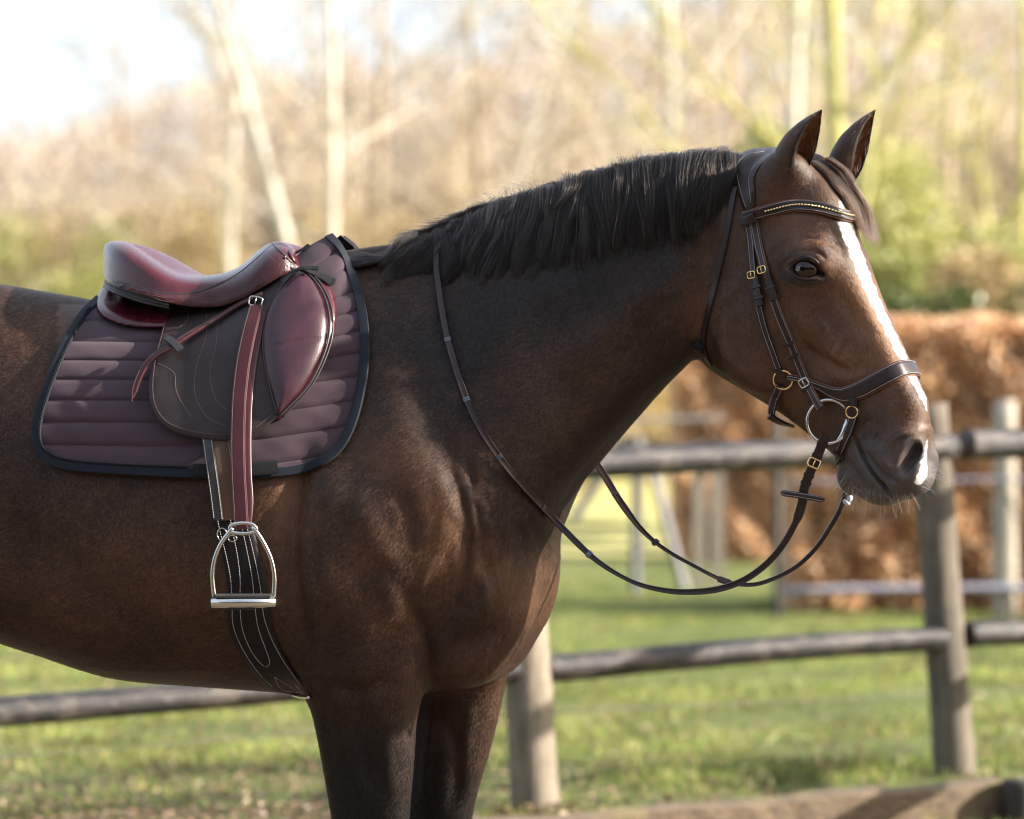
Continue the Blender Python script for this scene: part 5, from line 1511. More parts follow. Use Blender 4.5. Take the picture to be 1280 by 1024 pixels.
bind = mat_simple('navy_binding', (.005, .008, .015), .7, spec=.2, vary=.3, vscale=120, sheen=.05, bump=(700, .4, .0008))
pad_m = mat_simple('aubergine_cloth', (.033, .0155, .0255), .85, vary=.12, vscale=16, sheen=.12, bump=(1200, .5, .0008))
lining = mat_simple('dark_lining', (.018, .017, .018), .9, vary=.3, vscale=60, bump=(300, .6, .002))
thread = mat_simple('white_thread', (.42, .39, .37), .7, vary=.1)
rthread = mat_simple('rose_thread', (.17, .09, .08), .7, vary=.1)
silver = mat_simple('polished_steel', (.52, .515, .50), .20, 1.0, vary=.06, vscale=40)
brass = mat_simple('brass', (.72, .52, .24), .22, 1.0, vary=.1, vscale=60)
rubber = mat_simple('black_rubber', (.02, .02, .02), .8, vary=.3, vscale=200, bump=(300, .8, .002))
brown_el = mat_simple('brown_elastic', (.085, .045, .025), .75, vary=.2, vscale=100, vec_scale=(1, 1, .1), bump=(500, .4, .001))
HB = lambda px, py, v=-.27: HF.to_w([HF.px3(px, py, v)])[0]
# ---- the quilted saddle cloth
pad = empty('saddle_pad', tuple(HB(250, 480))); tag(pad, 'quilted aubergine saddle cloth with navy binding under the saddle', 'saddle cloth')
OUT = [(120,369),(98,392),(76,430),(56,478),(43,520),(41,552),(53,576),(85,588),(160,594),(250,598),(340,597),(388,589),(424,568),(446,530),(460,470),(462,420),(455,370),(441,332),(428,306),(416,292)]
OB = spline(np.array(OUT, float), 160)
_T = np.gradient(OB, axis=0); _T /= np.linalg.norm(_T, axis=1)[:, None]; OBI = OB + np.stack([_T[:, 1], -_T[:, 0]], 1)*6.0
top_line = lambda x: np.interp(x, [100, 120, 200, 290, 350, 385, 416, 470], [372, 371, 385, 379, 337, 308, 291, 285])
# outline as an upper and a lower limit for every column
cols = np.arange(44, 462, 3.0)
def limits(x, ins=7.0):
    P = OBI; ys = []
    for a, b in zip(P[:-1], P[1:]):
        if (a[0]-x)*(b[0]-x) <= 0 and a[0] != b[0]: ys.append(a[1] + (b[1]-a[1])*(x-a[0])/(b[0]-a[0]))
    if not ys: return None
    lo = max(ys); hi = min(ys) if len(ys) > 1 and min(ys) < lo-3 else None
    if 120 <= x <= 416: hi = top_line(x)
    if hi is None: return None
    return hi, lo
lims = {x: limits(x) for x in cols}
LN = [([42, 200, 330, 450], [400, 402, 402, 362]), ([42, 200, 330, 450], [426, 428, 424, 387]), ([42, 200, 330, 450], [450, 451, 444, 413]), ([42, 200, 330, 450], [474, 475, 463, 441]),
      ([42, 200, 330, 450], [500, 501, 487, 470]), ([42, 200, 330, 450], [528, 528, 518, 500]), ([42, 200, 330, 450], [556, 558, 549, 531]), ([42, 200, 330, 450], [592, 592, 582, 563])]
UP = [([40, 360, 385, 432, 470], [340, 368, 363, 336, 312]), ([40, 360, 385, 420, 470], [300, 345, 339, 314, 280])]
lines = [lambda x: -999.0] + [lambda x, q=q: np.interp(x, *q) for q in reversed(UP)] + [lambda x, q=q: np.interp(x, *q) for q in LN] + [lambda x: 9999.0]
for k in range(len(lines) - 1):
    run = []; cur = []
    for x in cols:
        L = lims[x]
        ok = False
        if L:
            a, b_ = max(lines[k](x), L[0]), min(lines[k+1](x), L[1])
            if b_ - a > 1.5: cur.append((x, a, b_)); ok = True
        if not ok and cur: run.append(cur); cur = []
    if cur: run.append(cur)
    for r in run:
        if len(r) < 4: continue
        T = np.linspace(0, 1, 9); X = np.array([[q[0]]*9 for q in r]); Yp = np.array([q[1] + (q[2]-q[1])*T for q in r])
        P, N_ = SURF.PN(X, Yp); wd = np.array([min((q[2]-q[1])/22, 1.2) for q in r])[:, None]
        tt_ = np.array([(Yp[i_] - max(lines[k](q[0]), q[1]-14))/(min(lines[k+1](q[0]), q[2]+14) - max(lines[k](q[0]), q[1]-14)) for i_, q in enumerate(r)])
        puff = .0048*np.clip(1-(2*tt_-1)**2, 0, 1)**.42 + .005
        puff = puff + .0006*np.sin(X*.13 + k) * np.sin(Yp*.2)
        P = raise_(P, N_, puff); n = len(r); V = P.reshape(-1, 3)
        F = np.array([(i*9+j, i*9+j+1, (i+1)*9+j+1, (i+1)*9+j) for i in range(n-1) for j in range(8)])
        o = mesh_obj('quilt_channel', V, F, pad_m, pad)
# under-cloth so that nothing shows through between the channels, and the far half with its dark lining
under, (V2, h_) = sheet('lining', [tuple(p) for p in OB[::3]] + [(395, 303), (370, 322), (345, 342), (290, 379), (200, 385), (150, 377)], .004, lining, pad, thick=.003, step=9, smoothed=False)
vv = np.array([v.co for v in under.data.vertices]) + np.array(pad.location)
hh = np.column_stack([(vv[:, :2]-HO) @ Hf, (vv[:, :2]-HO) @ Hl, vv[:, 2]]); hh[:, 1] = -hh[:, 1]
mesh_obj('far_half', h2w(hh), [tuple(p.vertices)[::-1] for p in under.data.polygons], lining, pad)
P, N_ = surf_path([tuple(p) for p in OBI], .007, 150)
part('binding', ribbon_geo(P, N_, .019, .006), bind, pad)
hq = np.column_stack([(P[:, :2]-HO) @ Hf, -((P[:, :2]-HO) @ Hl), P[:, 2]]); hn = N_.copy()
Pm = h2w(hq); nf_ = np.column_stack([(N_[:, :2]) @ Hf, -(N_[:, :2] @ Hl)]); Nm = np.column_stack([nf_[:, :1]*Hf + nf_[:, 1:2]*Hl, N_[:, 2]])
part('binding', ribbon_geo(Pm, Nm, .019, .006), bind, pad)
# twisted braid just inside the binding at the back and along the bottom
inner = spline(np.array([(112,390),(98,412),(84,440),(66,482),(54,522),(52,548),(62,567),(90,577),(160,583),(236,586)], float), 330)
P, N_ = SURF.PN(inner[:, 0], inner[:, 1]); mb = MB()
for ph in (0, math.pi):
    a = np.arange(330)*.9 + ph; T = np.gradient(P, axis=0); T /= np.linalg.norm(T, axis=1)[:, None]; S = np.cross(T, N_)
    mb.tube(P + N_*.0125 + (np.cos(a)*.0016)[:, None]*S + (np.sin(a)*.0016)[:, None]*N_, .0014, 5)
mb.build('braid_trim', web, pad)
P, N_ = surf_path([(241,588),(290,589),(347,584)], .017, 30); part('girth_loop', ribbon_geo(P, N_, .026, .003), web, pad)
P, N_ = surf_path([(394,366),(410,352),(418,350)], .014, 14); 
P, N_ = surf_path([(374,336),(392,344),(412,354),(416,348)], [.030, .024, .014, .013]*1 if False else .020, 20); part('billet_loop', ribbon_geo(P, N_, .014, .002), web, pad)
P, N_ = surf_path([(366,318),(378,312),(386,306)], .014, 10); part('spine_label', ribbon_geo(P, N_, .012, .001), web, pad)

# ---- the saddle
sad = empty('saddle', tuple(HB(270, 440, -.3))); tag(sad, 'glossy oxblood leather jumping saddle with dark flap on the horse', 'saddle')
def seat_half(sgn, ext=0):
    ST = [(129.5,312,340,.022),(131,306,347,.060),(135,303,351,.095),(142,301.5,355,.125),(155,302,360,.150),(172,309,366,.165),(195,324,373,.172),(218,338,379,.165),(240,343.5,382,.152),(262,343,382,.140),
          (284,339,379,.145),(304,329,373,.150),(322,314,361,.152),(335,305,353,.150),(348,302,347,.145),(358,304,343,.135),(366,309,340,.120),(373,319,338,.100)]
    ST = [(x, a_, b_ + (ext if x > 215 else 0), w_) for x, a_, b_, w_ in ST]
    S = spline(np.array(ST, float), 60); nphi = 26; V = np.zeros((60, nphi, 3))
    for i, (x, yt, yb, W) in enumerate(S):
        for j, f in enumerate(np.linspace(0, 1, nphi)):
            v = W*math.sin(math.pi/2*min(1, f*1.25)) + .006*smooth(.75, 1, f); g = f**2.3
            dip = 1.0*math.exp(-(f/.35)**2) if 10 < i < 44 else 0
            py = yt + (yb-yt)*g + dip
            u, z = HF.px(x, py, -v); V[i, j] = (u, sgn*v, z)
    return V
V = seat_half(-1, -3); Vf = V.copy(); Vf[..., 1] *= -1
full = np.concatenate([V[:, ::-1], Vf[:, 1:]], 1); ni, nj = full.shape[:2]
F = [(i*nj+j, (i+1)*nj+j, (i+1)*nj+j+1, i*nj+j+1) for i in range(ni-1) for j in range(nj-1)]
F += [tuple(range(nj)), tuple((ni-1)*nj+j for j in range(nj))[::-1]]
seatW = h2w(full.reshape(-1, 3))
seat = part('seat', (seatW, F), ox, sad)
V2_ = seat_half(-1, 14)[:, ::-1]; SEAT_T = bvh_of(h2w(V2_.reshape(-1, 3)), [(i*26+j, (i+1)*26+j, (i+1)*26+j+1, i*26+j+1) for i in range(59) for j in range(25)])
def on_seat(pxs, off, n=40):
    P2 = spline(np.array(pxs, float), n); P = []; N_ = []
    for x, y in P2:
        h, nn = cast(x, y, SEAT_T)
        if h is None: h, nn, _, _ = SEAT_T.find_nearest(Wp(x, y, P[-1][1] if P else -.15)); nn = nn if nn.y < 0 else -nn
        P.append(np.array(h)); N_.append(np.array(nn))
    P, N_ = np.array(P), np.array(N_)
    for _ in range(3): P[1:-1] = (P[:-2]+2*P[1:-1]+P[2:])/4; N_[1:-1] = (N_[:-2]+2*N_[1:-1]+N_[2:])/4
    N_ /= np.linalg.norm(N_, axis=1)[:, None]; return raise_(P, N_, np.broadcast_to(off, (len(P),))), N_
# skirt: grained leather laid over the front half of the seat's side
class SeatSurf:
    def __init__(s): s.m = DepthMap(126, 296, 382, 394, 4, [SEAT_T], 3, .0)
    def PN(s, a, b): return s.m.PN(a, b)
SS = SeatSurf()
skirt_poly = [(142,353),(170,359),(205,367),(240,367),(268,358),(296,344),(322,323),(338,308),(348,303),(356,305),(364,312),(371,326),(374,337),(352,345),(330,358),(303,373),(278,382),(252,384),(218,380),(180,369),(148,359)]
sk, _ = sheet('skirt', skirt_poly, .0095, oxg, sad, surf=SS, thick=.004, step=3.5, height=lambda d, P: .0025*np.clip(d/2.5, 0, 1)**.5)
def pipe(pxs, off, r, mat, parent, name='piping', surf='seat', n=50):
    P, N_ = on_seat(pxs, off, n) if surf == 'seat' else surf_path(pxs, off, n)
    mb = MB(); mb.tube(P, r, 7); return mb.build(name, mat, parent)
pipe([(142,352),(170,358.5),(205,366.5),(240,366.5),(268,357.5),(296,343.5),(322,322.5),(338,307.5),(346,302)], .008, .0016, bandm, sad)
pipe([(340,304),(352,316),(362,326),(372,334)], .010, .0020, bandm, sad)
pipe([(366,308),(362,316),(366,324),(376,338)], .012, .0030, ox, sad)
st = Stitch()
for dy in (4.5, 9.0):
    P, N_ = on_seat([(150,357+dy*.5),(180,363+dy*.8),(210,368+dy),(240,367+dy),(265,361+dy),(282,353+dy)], .0115, 60); T = np.gradient(P, axis=0); T /= np.linalg.norm(T, axis=1)[:, None]
    dashes(st.mb, P, T, N_, np.cross(T, N_))
P, N_ = on_seat([(333,318),(345,327),(356,335)], .0115, 20); T = np.gradient(P, axis=0); T /= np.linalg.norm(T, axis=1)[:, None]; dashes(st.mb, P, T, N_, np.cross(T, N_))
st.build(sk, rthread)
# stud by the pommel
h_, n_ = cast(360, 335, SEAT_T)
mb = MB()
Vs = []; nn = np.array(n_); c0 = np.array(h_) + nn*.010; up = np.cross(nn, [0, 0, 1]); up /= np.linalg.norm(up); uu = np.cross(nn, up)
for i in range(6):
    th = i/5*math.pi/2
    for j in range(14): a = j/14*2*math.pi; Vs.append(c0 + nn*.004*math.cos(th) + .0055*math.sin(th)*(up*math.cos(a)+uu*math.sin(a)))
mb.add(Vs, [(i*14+j, i*14+(j+1) % 14, (i+1)*14+(j+1) % 14, (i+1)*14+j) for i in range(5) for j in range(14)]); mb.build('stud', silver, sad)

puffy = lambda hgt, rad: (lambda d, P: hgt*np.sqrt(np.clip(1-(1-np.clip(d/rad, 0, 1))**2, 0, 1)))
cush, _ = sheet('rear_panel', [(134,357),(124,366),(120,378),(123,390),(134,400),(156,408),(185,411),(206,410),(218,402),(222,388),(212,377),(180,366),(152,358)], .016, ox, sad, thick=.010, step=2.2, height=puffy(.026, 26))
def seat_edge(pxs, n, out=.004):
    P2 = spline(np.array(pxs, float), n); W = np.interp(P2[:, 0], [129, 133, 138, 146, 156, 172, 195, 218, 240], [.03, .085, .115, .138, .152, .166, .173, .168, .160])
    return np.array([HF.to_w([HF.px3(x, y, -(w+out))])[0] for (x, y), w in zip(P2, W)])
for dy, r, o_ in ((0, .0026, .006), (4.2, .0028, .008), (8.2, .0024, .006)):
    P = seat_edge([(131,351+dy),(138,355+dy),(150,360.5+dy),(180,370+dy),(211,377.5+dy*.9)], 50, o_); mb = MB(); mb.tube(P, r, 7); mb.build('piping', bandm, sad)
P = seat_edge([(131,356),(138,360),(150,365),(180,374.5),(211,381.5)], 50, .004); N_ = np.tile([0, -1.0, 0], (50, 1)); part('gusset', ribbon_geo(P, N_, .014, .003), bandm, sad)

# oxblood under-flap seen in front of the knee block
uf, _ = sheet('under_flap', [(372,338),(392,343),(411,356),(420,378),(419,410),(406,447),(388,480),(364,509),(346,526),(335,500),(340,420),(352,360)], .016, ox, sad, thick=.006, step=5, height=puffy(.010, 8))
fl_poly = [(209,380),(206,400),(199,428),(190,456),(186,482),(189,508),(201,528),(222,541),(255,548),(292,549),(322,540),(345,524),(362,504),(378,470),(384,430),(380,380),(372,345),(340,345),(300,366),(255,378)]
flap_off = .030
flap, _ = sheet('flap', fl_poly, flap_off, flapm, sad, thick=.010, step=4, height=lambda d, P: .0035*np.clip(d/3, 0, 1)**.5 - .0015*np.exp(-((d-7)/1.5)**2))
st = Stitch(); o_ = flap_off + .0038
for q in ([(231,381),(235,394),(231,404),(218,413),(203,420)], [(251,381),(258,394),(257,422),(247,452),(243,480),(246,500),(260,522),(283,533)], [(272,400),(270,430),(263,460),(264,482),(272,503),(288,515)],
          [(197,454),(213,462),(219,470),(220,487),(228,505),(241,523)], [(209,386),(204,412),(195,446),(191,480),(194,506),(206,525),(226,535),(258,542),(292,542),(318,534)], [(343,371),(327,398),(322,425),(328,456),(342,485),(349,500)], [(320,534),(338,520),(352,506)]):
    st.on(q, o_, n=60)
st.build(flap, rthread)
kb, _ = sheet('knee_block', [(373,337),(361,347),(347,363),(334,388),(327,415),(327,442),(332,470),(340,496),(347,519),(361,507),(381,484),(398,455),(408,428),(410,402),(405,376),(395,354),(384,341)], flap_off+.003, kneem, sad, thick=.01, step=2.6, height=lambda d, P: puffy(.019, 30)(d, P) - .0018*np.exp(-((P[:, 1]-428-4*np.sin(P[:, 0]*.06))/2.2)**2)*np.clip(d/12, 0, 1))
for q, r, dv_ in (([(376,336),(393,350),(406,372),(412,398),(410,426),(399,458),(382,487),(350,520)], .0022, .038), ([(379,335),(397,350),(411,374),(416,398),(414,426),(402,459),(385,488),(353,522)], .0022, .034), ([(372,338),(352,358),(338,386),(330,415),(329,440),(334,470),(346,518)], .0020, .038)):
    P, N_ = surf_path(q, dv_, 60); mb = MB(); mb.tube(P, r, 6); mb.build('piping', bandm if r != .0020 else bandm, sad)
# webbing tie from the pommel ring to the cloth
P, N_ = surf_path([(352,352),(366,340),(384,335),(398,336)], .052, 20); part('tie_strap', ribbon_geo(P, N_, [.010]*20, .002), web, sad)
P, N_ = surf_path([(375,338),(390,340),(406,347),(414,352)], np.linspace(.048, .02, 20), 20); part('tie_strap', ribbon_geo(P, N_, np.linspace(.008, .020, 20), .002), web, sad)

# keeper strap lying back across the flap
P, N_ = surf_path([(328,368),(300,381),(272,398),(240,417),(214,434),(196,444),(182,458),(172,478),(165,503)], np.interp(np.linspace(0, 1, 70), [0, .5, .7, 1], [.046, .042, .040, .022]), 70)
wd = np.full(70, .0150); wd[:10] = np.linspace(.012, .015, 10); wd[50:] = np.linspace(.015, .012, 20); wd[-4:] = [.009, .007, .004, .001]
g = ribbon_geo(P, N_, wd, .0035); ks = part('keeper_strap', g, ox_strap, sad); st = Stitch(); st.along(g[2]); st.build(ks, rthread)
P, N_ = surf_path([(208,423),(218,430),(226,439)], .047, 12); part('strap_keeper', ribbon_geo(P, N_, .016, .0045), bandm, sad)

# ---- stirrup leather and iron
sl = empty('stirrup_leather', tuple(HB(300, 520, -.35))); tag(sl, 'oxblood stirrup leather hanging down over the saddle flap', 'stirrup leather')
pth = [(321,383),(312,415),(304,455),(299,500),(297.5,545),(298,590),(300,625),(302,662)]
off_ = np.interp(np.linspace(0, 1, 70), [0, .15, .5, .75, 1], [.036, .042, .044, .052, .062])
P, N_ = surf_path([(x+8, y+2) for x, y in pth[:-1]] + [(306, 655)], off_-.006, 70); N_[:] = N_*.3 + np.array([.1, -.95, 0]); g = ribbon_geo(P, N_, .026, .004); part('strap', g, ox_strap, sl)
P, N_ = surf_path(pth, off_, 70); N_[:] = N_*.3 + np.array([-.08, -.95, 0]); g = ribbon_geo(P, N_, .0285, .0042); so = part('strap', g, ox_strap, sl); st = Stitch(); st.along(g[2], .003); st.build(so, rthread)
strap_end = P[-1]
mbk = surf_path([(319, 376)], .050, 1) if False else None
pt, nn = surf_path([(319,374),(320,378)], .046, 4); buckle(0, 0, .026, .018, R(100), silver, sl, pt=pt[2], nrm=np.array([-.1,-.95,.2]), r=.0016)

iy = strap_end[1]
si = empty('stirrup_iron', tuple(Wp(304, 758, iy))); tag(si, 'polished steel stirrup iron with black tread at the end of its leather', 'stirrup')
q = lambda x, y, dy=0: np.array(Wp(x, y, iy + dy))
arch = spline(np.array([q(268,748), q(265.5,722), q(268,700), q(276,680), q(287,665), q(291,660)]), 30)
arch2 = spline(np.array([q(342,748), q(343,722), q(339,700), q(330,680), q(320,664), q(315,659)]), 30)
mb = MB(); rr_ = np.interp(np.linspace(0, 1, 30), [0, .5, 1], [.0052, .0044, .0048])
mb.tube(arch, rr_, 12); mb.tube(arch2, rr_, 12)
eye_ = np.array([q(287,665), q(289,657), q(303,654), q(316,656), q(320,664), q(304,667)]); mb.tube(spline(np.vstack([eye_, eye_[:1]]), 40), .0042, 10)
# the tread bar: a bevelled bar between the two sides
def bar_geo(x0, x1, ya, yb, dep, bev=1.6):
    V = []; a = Wp(x0, ya, iy); b_ = Wp(x1, yb, iy)
    pr = [(x0, 0), (x1, 0)]
    for x in (x0, x0+2, x1-2, x1):
        s = .6 if x in (x0, x1) else 1.0; ym = (ya+yb)/2; hh_ = (yb-ya)/2*s
        for dx, dz in ((-1, -.5), (-.7, -1), (.7, -1), (1, -.5), (1, .5), (.7, 1), (-.7, 1), (-1, .5)):
            p = Wp(x, ym - dz*hh_, iy); V.append((p.x, p.y + dx*dep*s, p.z))
    F = [(i*8+j, i*8+(j+1) % 8, (i+1)*8+(j+1) % 8, (i+1)*8+j) for i in range(3) for j in range(8)] + [tuple(range(8))[::-1], tuple(24+j for j in range(8))]
    return V, F
v, f = bar_geo(263.5, 346.5, 746, 759.5, .022); mb.add(v, f); mb.build('frame', silver, si)
v, f = bar_geo(268, 341, 742.5, 747.5, .020); MB().add(v, f).build('tread', rubber, si, smooth=False)
v, f = bar_geo(284, 318, 759, 762, .014); MB().add(v, f).build('tread_underside', rubber, si, smooth=False)

# ---- the girth
gir = empty('girth', tuple(HB(320, 760, -.3))); tag(gir, 'black girth with white stitching running down round the belly behind the foreleg', 'girth')
gp_ = [(266,640),(270,662),(277,690),(283,720),(285,750),(285,778),(292,802),(306,826),(322,848),(338,862),(362,868),(386,870),(380,858),(364,836),(350,812),(341,788),(337,765),(334,735),(328,705),(320,672),(313,648),(309,640)]
GS = _bodymap
gb, _ = sheet('girth_band', gp_, .006, mat_simple('girth_neoprene', (.006, .005, .006), .6, spec=.22, vary=.2, vscale=60, bump=(500, .3, .0008)), gir, surf=GS, thick=.006, step=4, height=lambda d, P: .004*np.clip(d/3, 0, 1)**.5)
st = Stitch()
for q_ in ([(271,644),(275,665),(282,692),(288,722),(290,752),(291,780),(299,803),(312,826),(328,847),(340,858)], [(287,642),(290,662),(296,690),(300,722),(300,752),(302,782),(310,806),(320,823),(331,834)],
           [(331,834),(336,832),(337,826),(330,806),(322,782),(318,752),(315,722),(309,690),(303,662),(299,642)], [(305,642),(309,660),(316,688),(322,716),(327,745),(330,772),(340,800),(354,826),(372,852),(380,864)], [(268,645),(285,643),(306,642)], [(343,846),(352,862),(376,866)], [(343,846),(352,852),(372,864)]):
    st.on(q_, .0108, surf=GS, n=60, gap=.0050, ln=.0034, wd=.0006)
st.build(gb, thread)
P, N_ = surf_path([(366,869),(376,871.5),(387,872)], .010, 8, surf=GS); mb = MB(); mb.tube(P, .0035, 8); mb.build('buckle', silver, gir)
# billets and elastics between the cloth and the band
for nm, xa, xb, w_, mt, o2 in (('elastic', 278, 287, .038, brown_el, .009), ('billet', 263, 273, .020, bandm, .0125), ('billet', 296, 303, .018, bandm, .0125)):
    P, N_ = surf_path([(xa-4, 546), (xa, 575), ((xa+xb)/2, 610), (xb, 650)], [o2+.012]*12 + list(np.linspace(o2+.012, o2, 18)), 30); g = ribbon_geo(P, N_, w_, .003); b_ = part(nm, g, mt, gir); st = Stitch(); st.along(g[2], .0022, gap=.005, ln=.0036, wd=.0006); st.build(b_, thread)
h_, n_ = cast(279, 668); mb = MB(); v, f = ring_geo(np.array(h_)+np.array(n_)*.014, n_, .009, .012, .0014); mb.add(v, f); mb.build('buckle', silver, gir)
h_, n_ = cast(292, 673); mb = MB(); v, f = ring_geo(np.array(h_)+np.array(n_)*.014, n_, .008, .006, .0012); mb.add(v, f); mb.build('buckle', silver, gir)
# ---- the bridle
bri = empty('bridle', tuple(np.array(cast(945, 330)[0]))); tag(bri, 'dark brown leather bridle with beaded browband on the horse\'s head', 'bridle')
def mirrorD(P, N_):
    """carry a path on round to the far side of the head"""
    q = P[:, :2] - DF.o; d = np.column_stack([q @ DF.f, q @ DF.l, P[:, 2]]); nd = np.column_stack([N_[:, :2] @ DF.f, N_[:, :2] @ DF.l, N_[:, 2]])
    d2 = d*[1, -1, 1]; n2 = nd*[1, -1, 1]
    return DF.to_w(d2), np.column_stack([n2[:, :1]*DF.f + n2[:, 1:2]*DF.l, n2[:, 2]]), d[:, 1]
def strap(name, pxs, w, off=.002, th=.0038, n=44, mat=None, stitch=True, around=False, parent=None, edge=False, inset=.0020, it=4):
    P, N_ = head_path(pxs, off, n, it)
    w = np.interp(np.linspace(0, 1, n), np.linspace(0, 1, len(w)), w) if hasattr(w, '__len__') else np.full(n, w)
    if around:
        Pm, Nm, v = mirrorD(P, N_); k = v < -.001
        P = np.vstack([P[k], Pm[k][::-1]]); N_ = np.vstack([N_[k], Nm[k][::-1]]); w = np.concatenate([w[k], w[k][::-1]])
        m = k.sum(); a, b_ = max(m-4, 0), min(m+4, len(P))
        for _ in range(6): P[a:b_] = (P[a-1:b_-1] + 2*P[a:b_] + P[a+1:b_+1])/4; N_[a:b_] = (N_[a-1:b_-1] + 2*N_[a:b_] + N_[a+1:b_+1])/4
    g = ribbon_geo(P, N_, w, th); o = part(name, g, mat or brl, parent or bri)
    if edge: part('backing', ribbon_geo(P, N_, w + .0028, th*.55), brl_edge, o)
    if stitch: st = Stitch(); st.along(g[2], inset); st.build(o, thread)
    return g, o
class HeadSurf:
    def __init__(s, x0, y0, x1, y1): s.m = DepthMap(x0, y0, x1, y1, 3, [BODY_T], 2)
    def PN(s, a, b): return s.m.PN(a, b)
POLL = HeadSurf(905, 176, 990, 280)
hp, _ = sheet('headpiece', [(980,185),(962,184),(946,185),(931,189),(921,198),(917,212),(919,230),(924,248),(929,262),(934,267),(940,265),(943,257),(943,240),(942,224),(948,210),(960,197),(978,191)], .004, brl, bri, surf=POLL, thick=.006, step=2.5, height=lambda d, P: .0035*np.clip(d/3, 0, 1)**.6)
st = Stitch()
st.on([(974,188),(950,190),(934,193),(924,202),(921,214),(924,232),(929,250),(933,261)], .0078, surf=POLL, n=40); st.on([(972,192),(955,198),(943,207),(936,222),(937,240),(939,256)], .0078, surf=POLL, n=40)
st.build(hp, thread)
bb, bo = strap('browband', [(929,272),(943,267.5),(967,261),(995,257),(1022,259.5),(1045,266),(1066,272)], [.0195, .021, .022, .022, .021], off=.005, th=.0055, n=60, around=True, edge=True)
# beads in the browband's channel
pts, T, Nn, S, w, h = bb[2]; L = np.concatenate([[0], np.cumsum(np.linalg.norm(np.diff(pts, axis=0), axis=1))])
bead_m = mat_simple('gold_bead', (.80, .62, .34), .15, 1.0, vary=.3, vscale=300); ch = MB()
i0, i1 = L[-1]*.10, L[-1]*.90; nb_ = int((i1-i0)/.0062)
def ico():
    bm_ = bmesh.new(); bmesh.ops.create_icosphere(bm_, subdivisions=2, radius=1); v = np.array([x.co for x in bm_.verts]); f = [tuple(y.index for y in x.verts) for x in bm_.faces]; bm_.free(); return v, f
iv, if_ = ico(); bead_me = None
for k in range(nb_):
    s_ = i0 + (k+.5)*.0062; I = lambda A: np.array([np.interp(s_, L, A[:, j]) for j in range(3)])
    c = I(pts) + I(Nn)*(h + .0004)
    if bead_me is None:
        o = mesh_obj('bead', iv*.0027 + c, if_, bead_m, bo); o.data.transform(Matrix.Translation(-(Vector(c)-bri.location))); o.location = Vector(c)-bri.location; bead_me = o.data
    else: o = bpy.data.objects.new('bead', bead_me); o.location = Vector(c)-bri.location; link(o, bo)
P2 = pts + Nn*(h-.0006); k = (L > i0) & (L < i1); part('channel', ribbon_geo(P2[k], Nn[k], .0085, .0008), web, bo)
g, loop_ = strap('browband_loop', [(926,277),(936,275),(944,271)], .019, off=.012, th=.003, n=10, stitch=False)
strap('throatlash', [(919,234),(914,260),(907,300),(895,352),(886,388),(880,415),(879,435),(884,449),(890,457)], .0115, off=.003, n=60, stitch=False)
h_, n_ = cast(876, 434); mb = MB(); mb.tube([Wp(868,432,h_.y-.01), Wp(874,434,h_.y-.012), Wp(880,438,h_.y-.012)], .009, 8); mb.build('throatlash_keeper', web, bri)
strap('cheekpiece', [(934,276),(938,300),(941,327),(944,352),(948,378),(955,408),(963,432),(972,458),(975,466)], [.0125, .0125, .014, .0125, .0125], off=.004, n=60)
strap('cheekpiece', [(942,276),(947,303),(956,337),(964,364),(974,396),(988,429),(1001,461),(1012,485),(1021,503),(1026,511)], [.014, .014, .015, .014, .014], off=np.interp(np.linspace(0, 1, 64), [0, .86, .93, 1], [.005, .005, .020, .027]), n=64, edge=True)
strap('billet_end', [(944,345),(946,360),(950,382)], .015, off=.008, n=14, stitch=False); strap('billet_end', [(957,340),(962,356),(968,374)], .016, off=.009, n=14, stitch=False)
for a, b_, w_ in (((940,360),(951,357),.006), ((942,374),(954,371),.006), ((957,362),(969,357),.006), ((962,375),(974,369),.006), ((980,434),(992,428),.006), ((986,449),(998,443),.006), ((1003,489),(1015,483),.006), ((1011,503),(1022,498),.006)):
    strap('keeper', [a, ((a[0]+b_[0])/2, (a[1]+b_[1])/2), b_], w_, off=.0115, th=.0022, n=8, stitch=False)
buckle(943, 344, .017, .013, R(80), brass, bri, off=.011, r=.0014); buckle(956, 338, .018, .013, R(75), brass, bri, off=.012, r=.0014)
buckle(1008, 477, .019, .016, R(60), silver, bri, off=.013, r=.0016)
strap('noseband', [(984,471),(996,473),(1012,478),(1030,486),(1048,493),(1062,492),(1080,485),(1102,473),(1124,462),(1143,458),(1153,459)], [.010, .011, .013, .020, .029, .032, .032, .032, .031, .030], off=.004, th=.005, n=90, around=True, edge=True, inset=.0026)
h_, n_ = cast(979, 474); nb0 = np.array(h_) + np.array(n_)*.006; v, f = ring_geo(nb0, n_, .0185, .0185, .0019); MB().add(v, f).build('ring', brass, bri)
strap('ring_tab', [(972,462),(975,468)], .014, off=.010, n=6, stitch=False)
strap('curb_strap', [(975,481),(971,490),(968,499)], [.017, .016, .016], off=.005, n=18)
_y = cast(968, 497)[0].y
def loose(name, pts, nr, w, th=.004, n=24, parent=None, stitch=False):
    P = spline(np.array([np.array(Wp(*p)) for p in pts]), n); N_ = spline(np.array(nr, float), n); N_ /= np.linalg.norm(N_, axis=1)[:, None]
    g = ribbon_geo(P, N_, w, th); o = part(name, g, brl, parent or bri)
    if stitch: st = Stitch(); st.along(g[2]); st.build(o, thread)
loose('curb_strap', [(968,497,_y-.008),(966,508,_y-.006),(965,517,_y),(969,523,_y+.02)], [(-.3,-.9,-.1),(-.4,-.85,-.2),(-.6,-.6,-.5),(-.5,-.2,-.8)], .016, stitch=True)
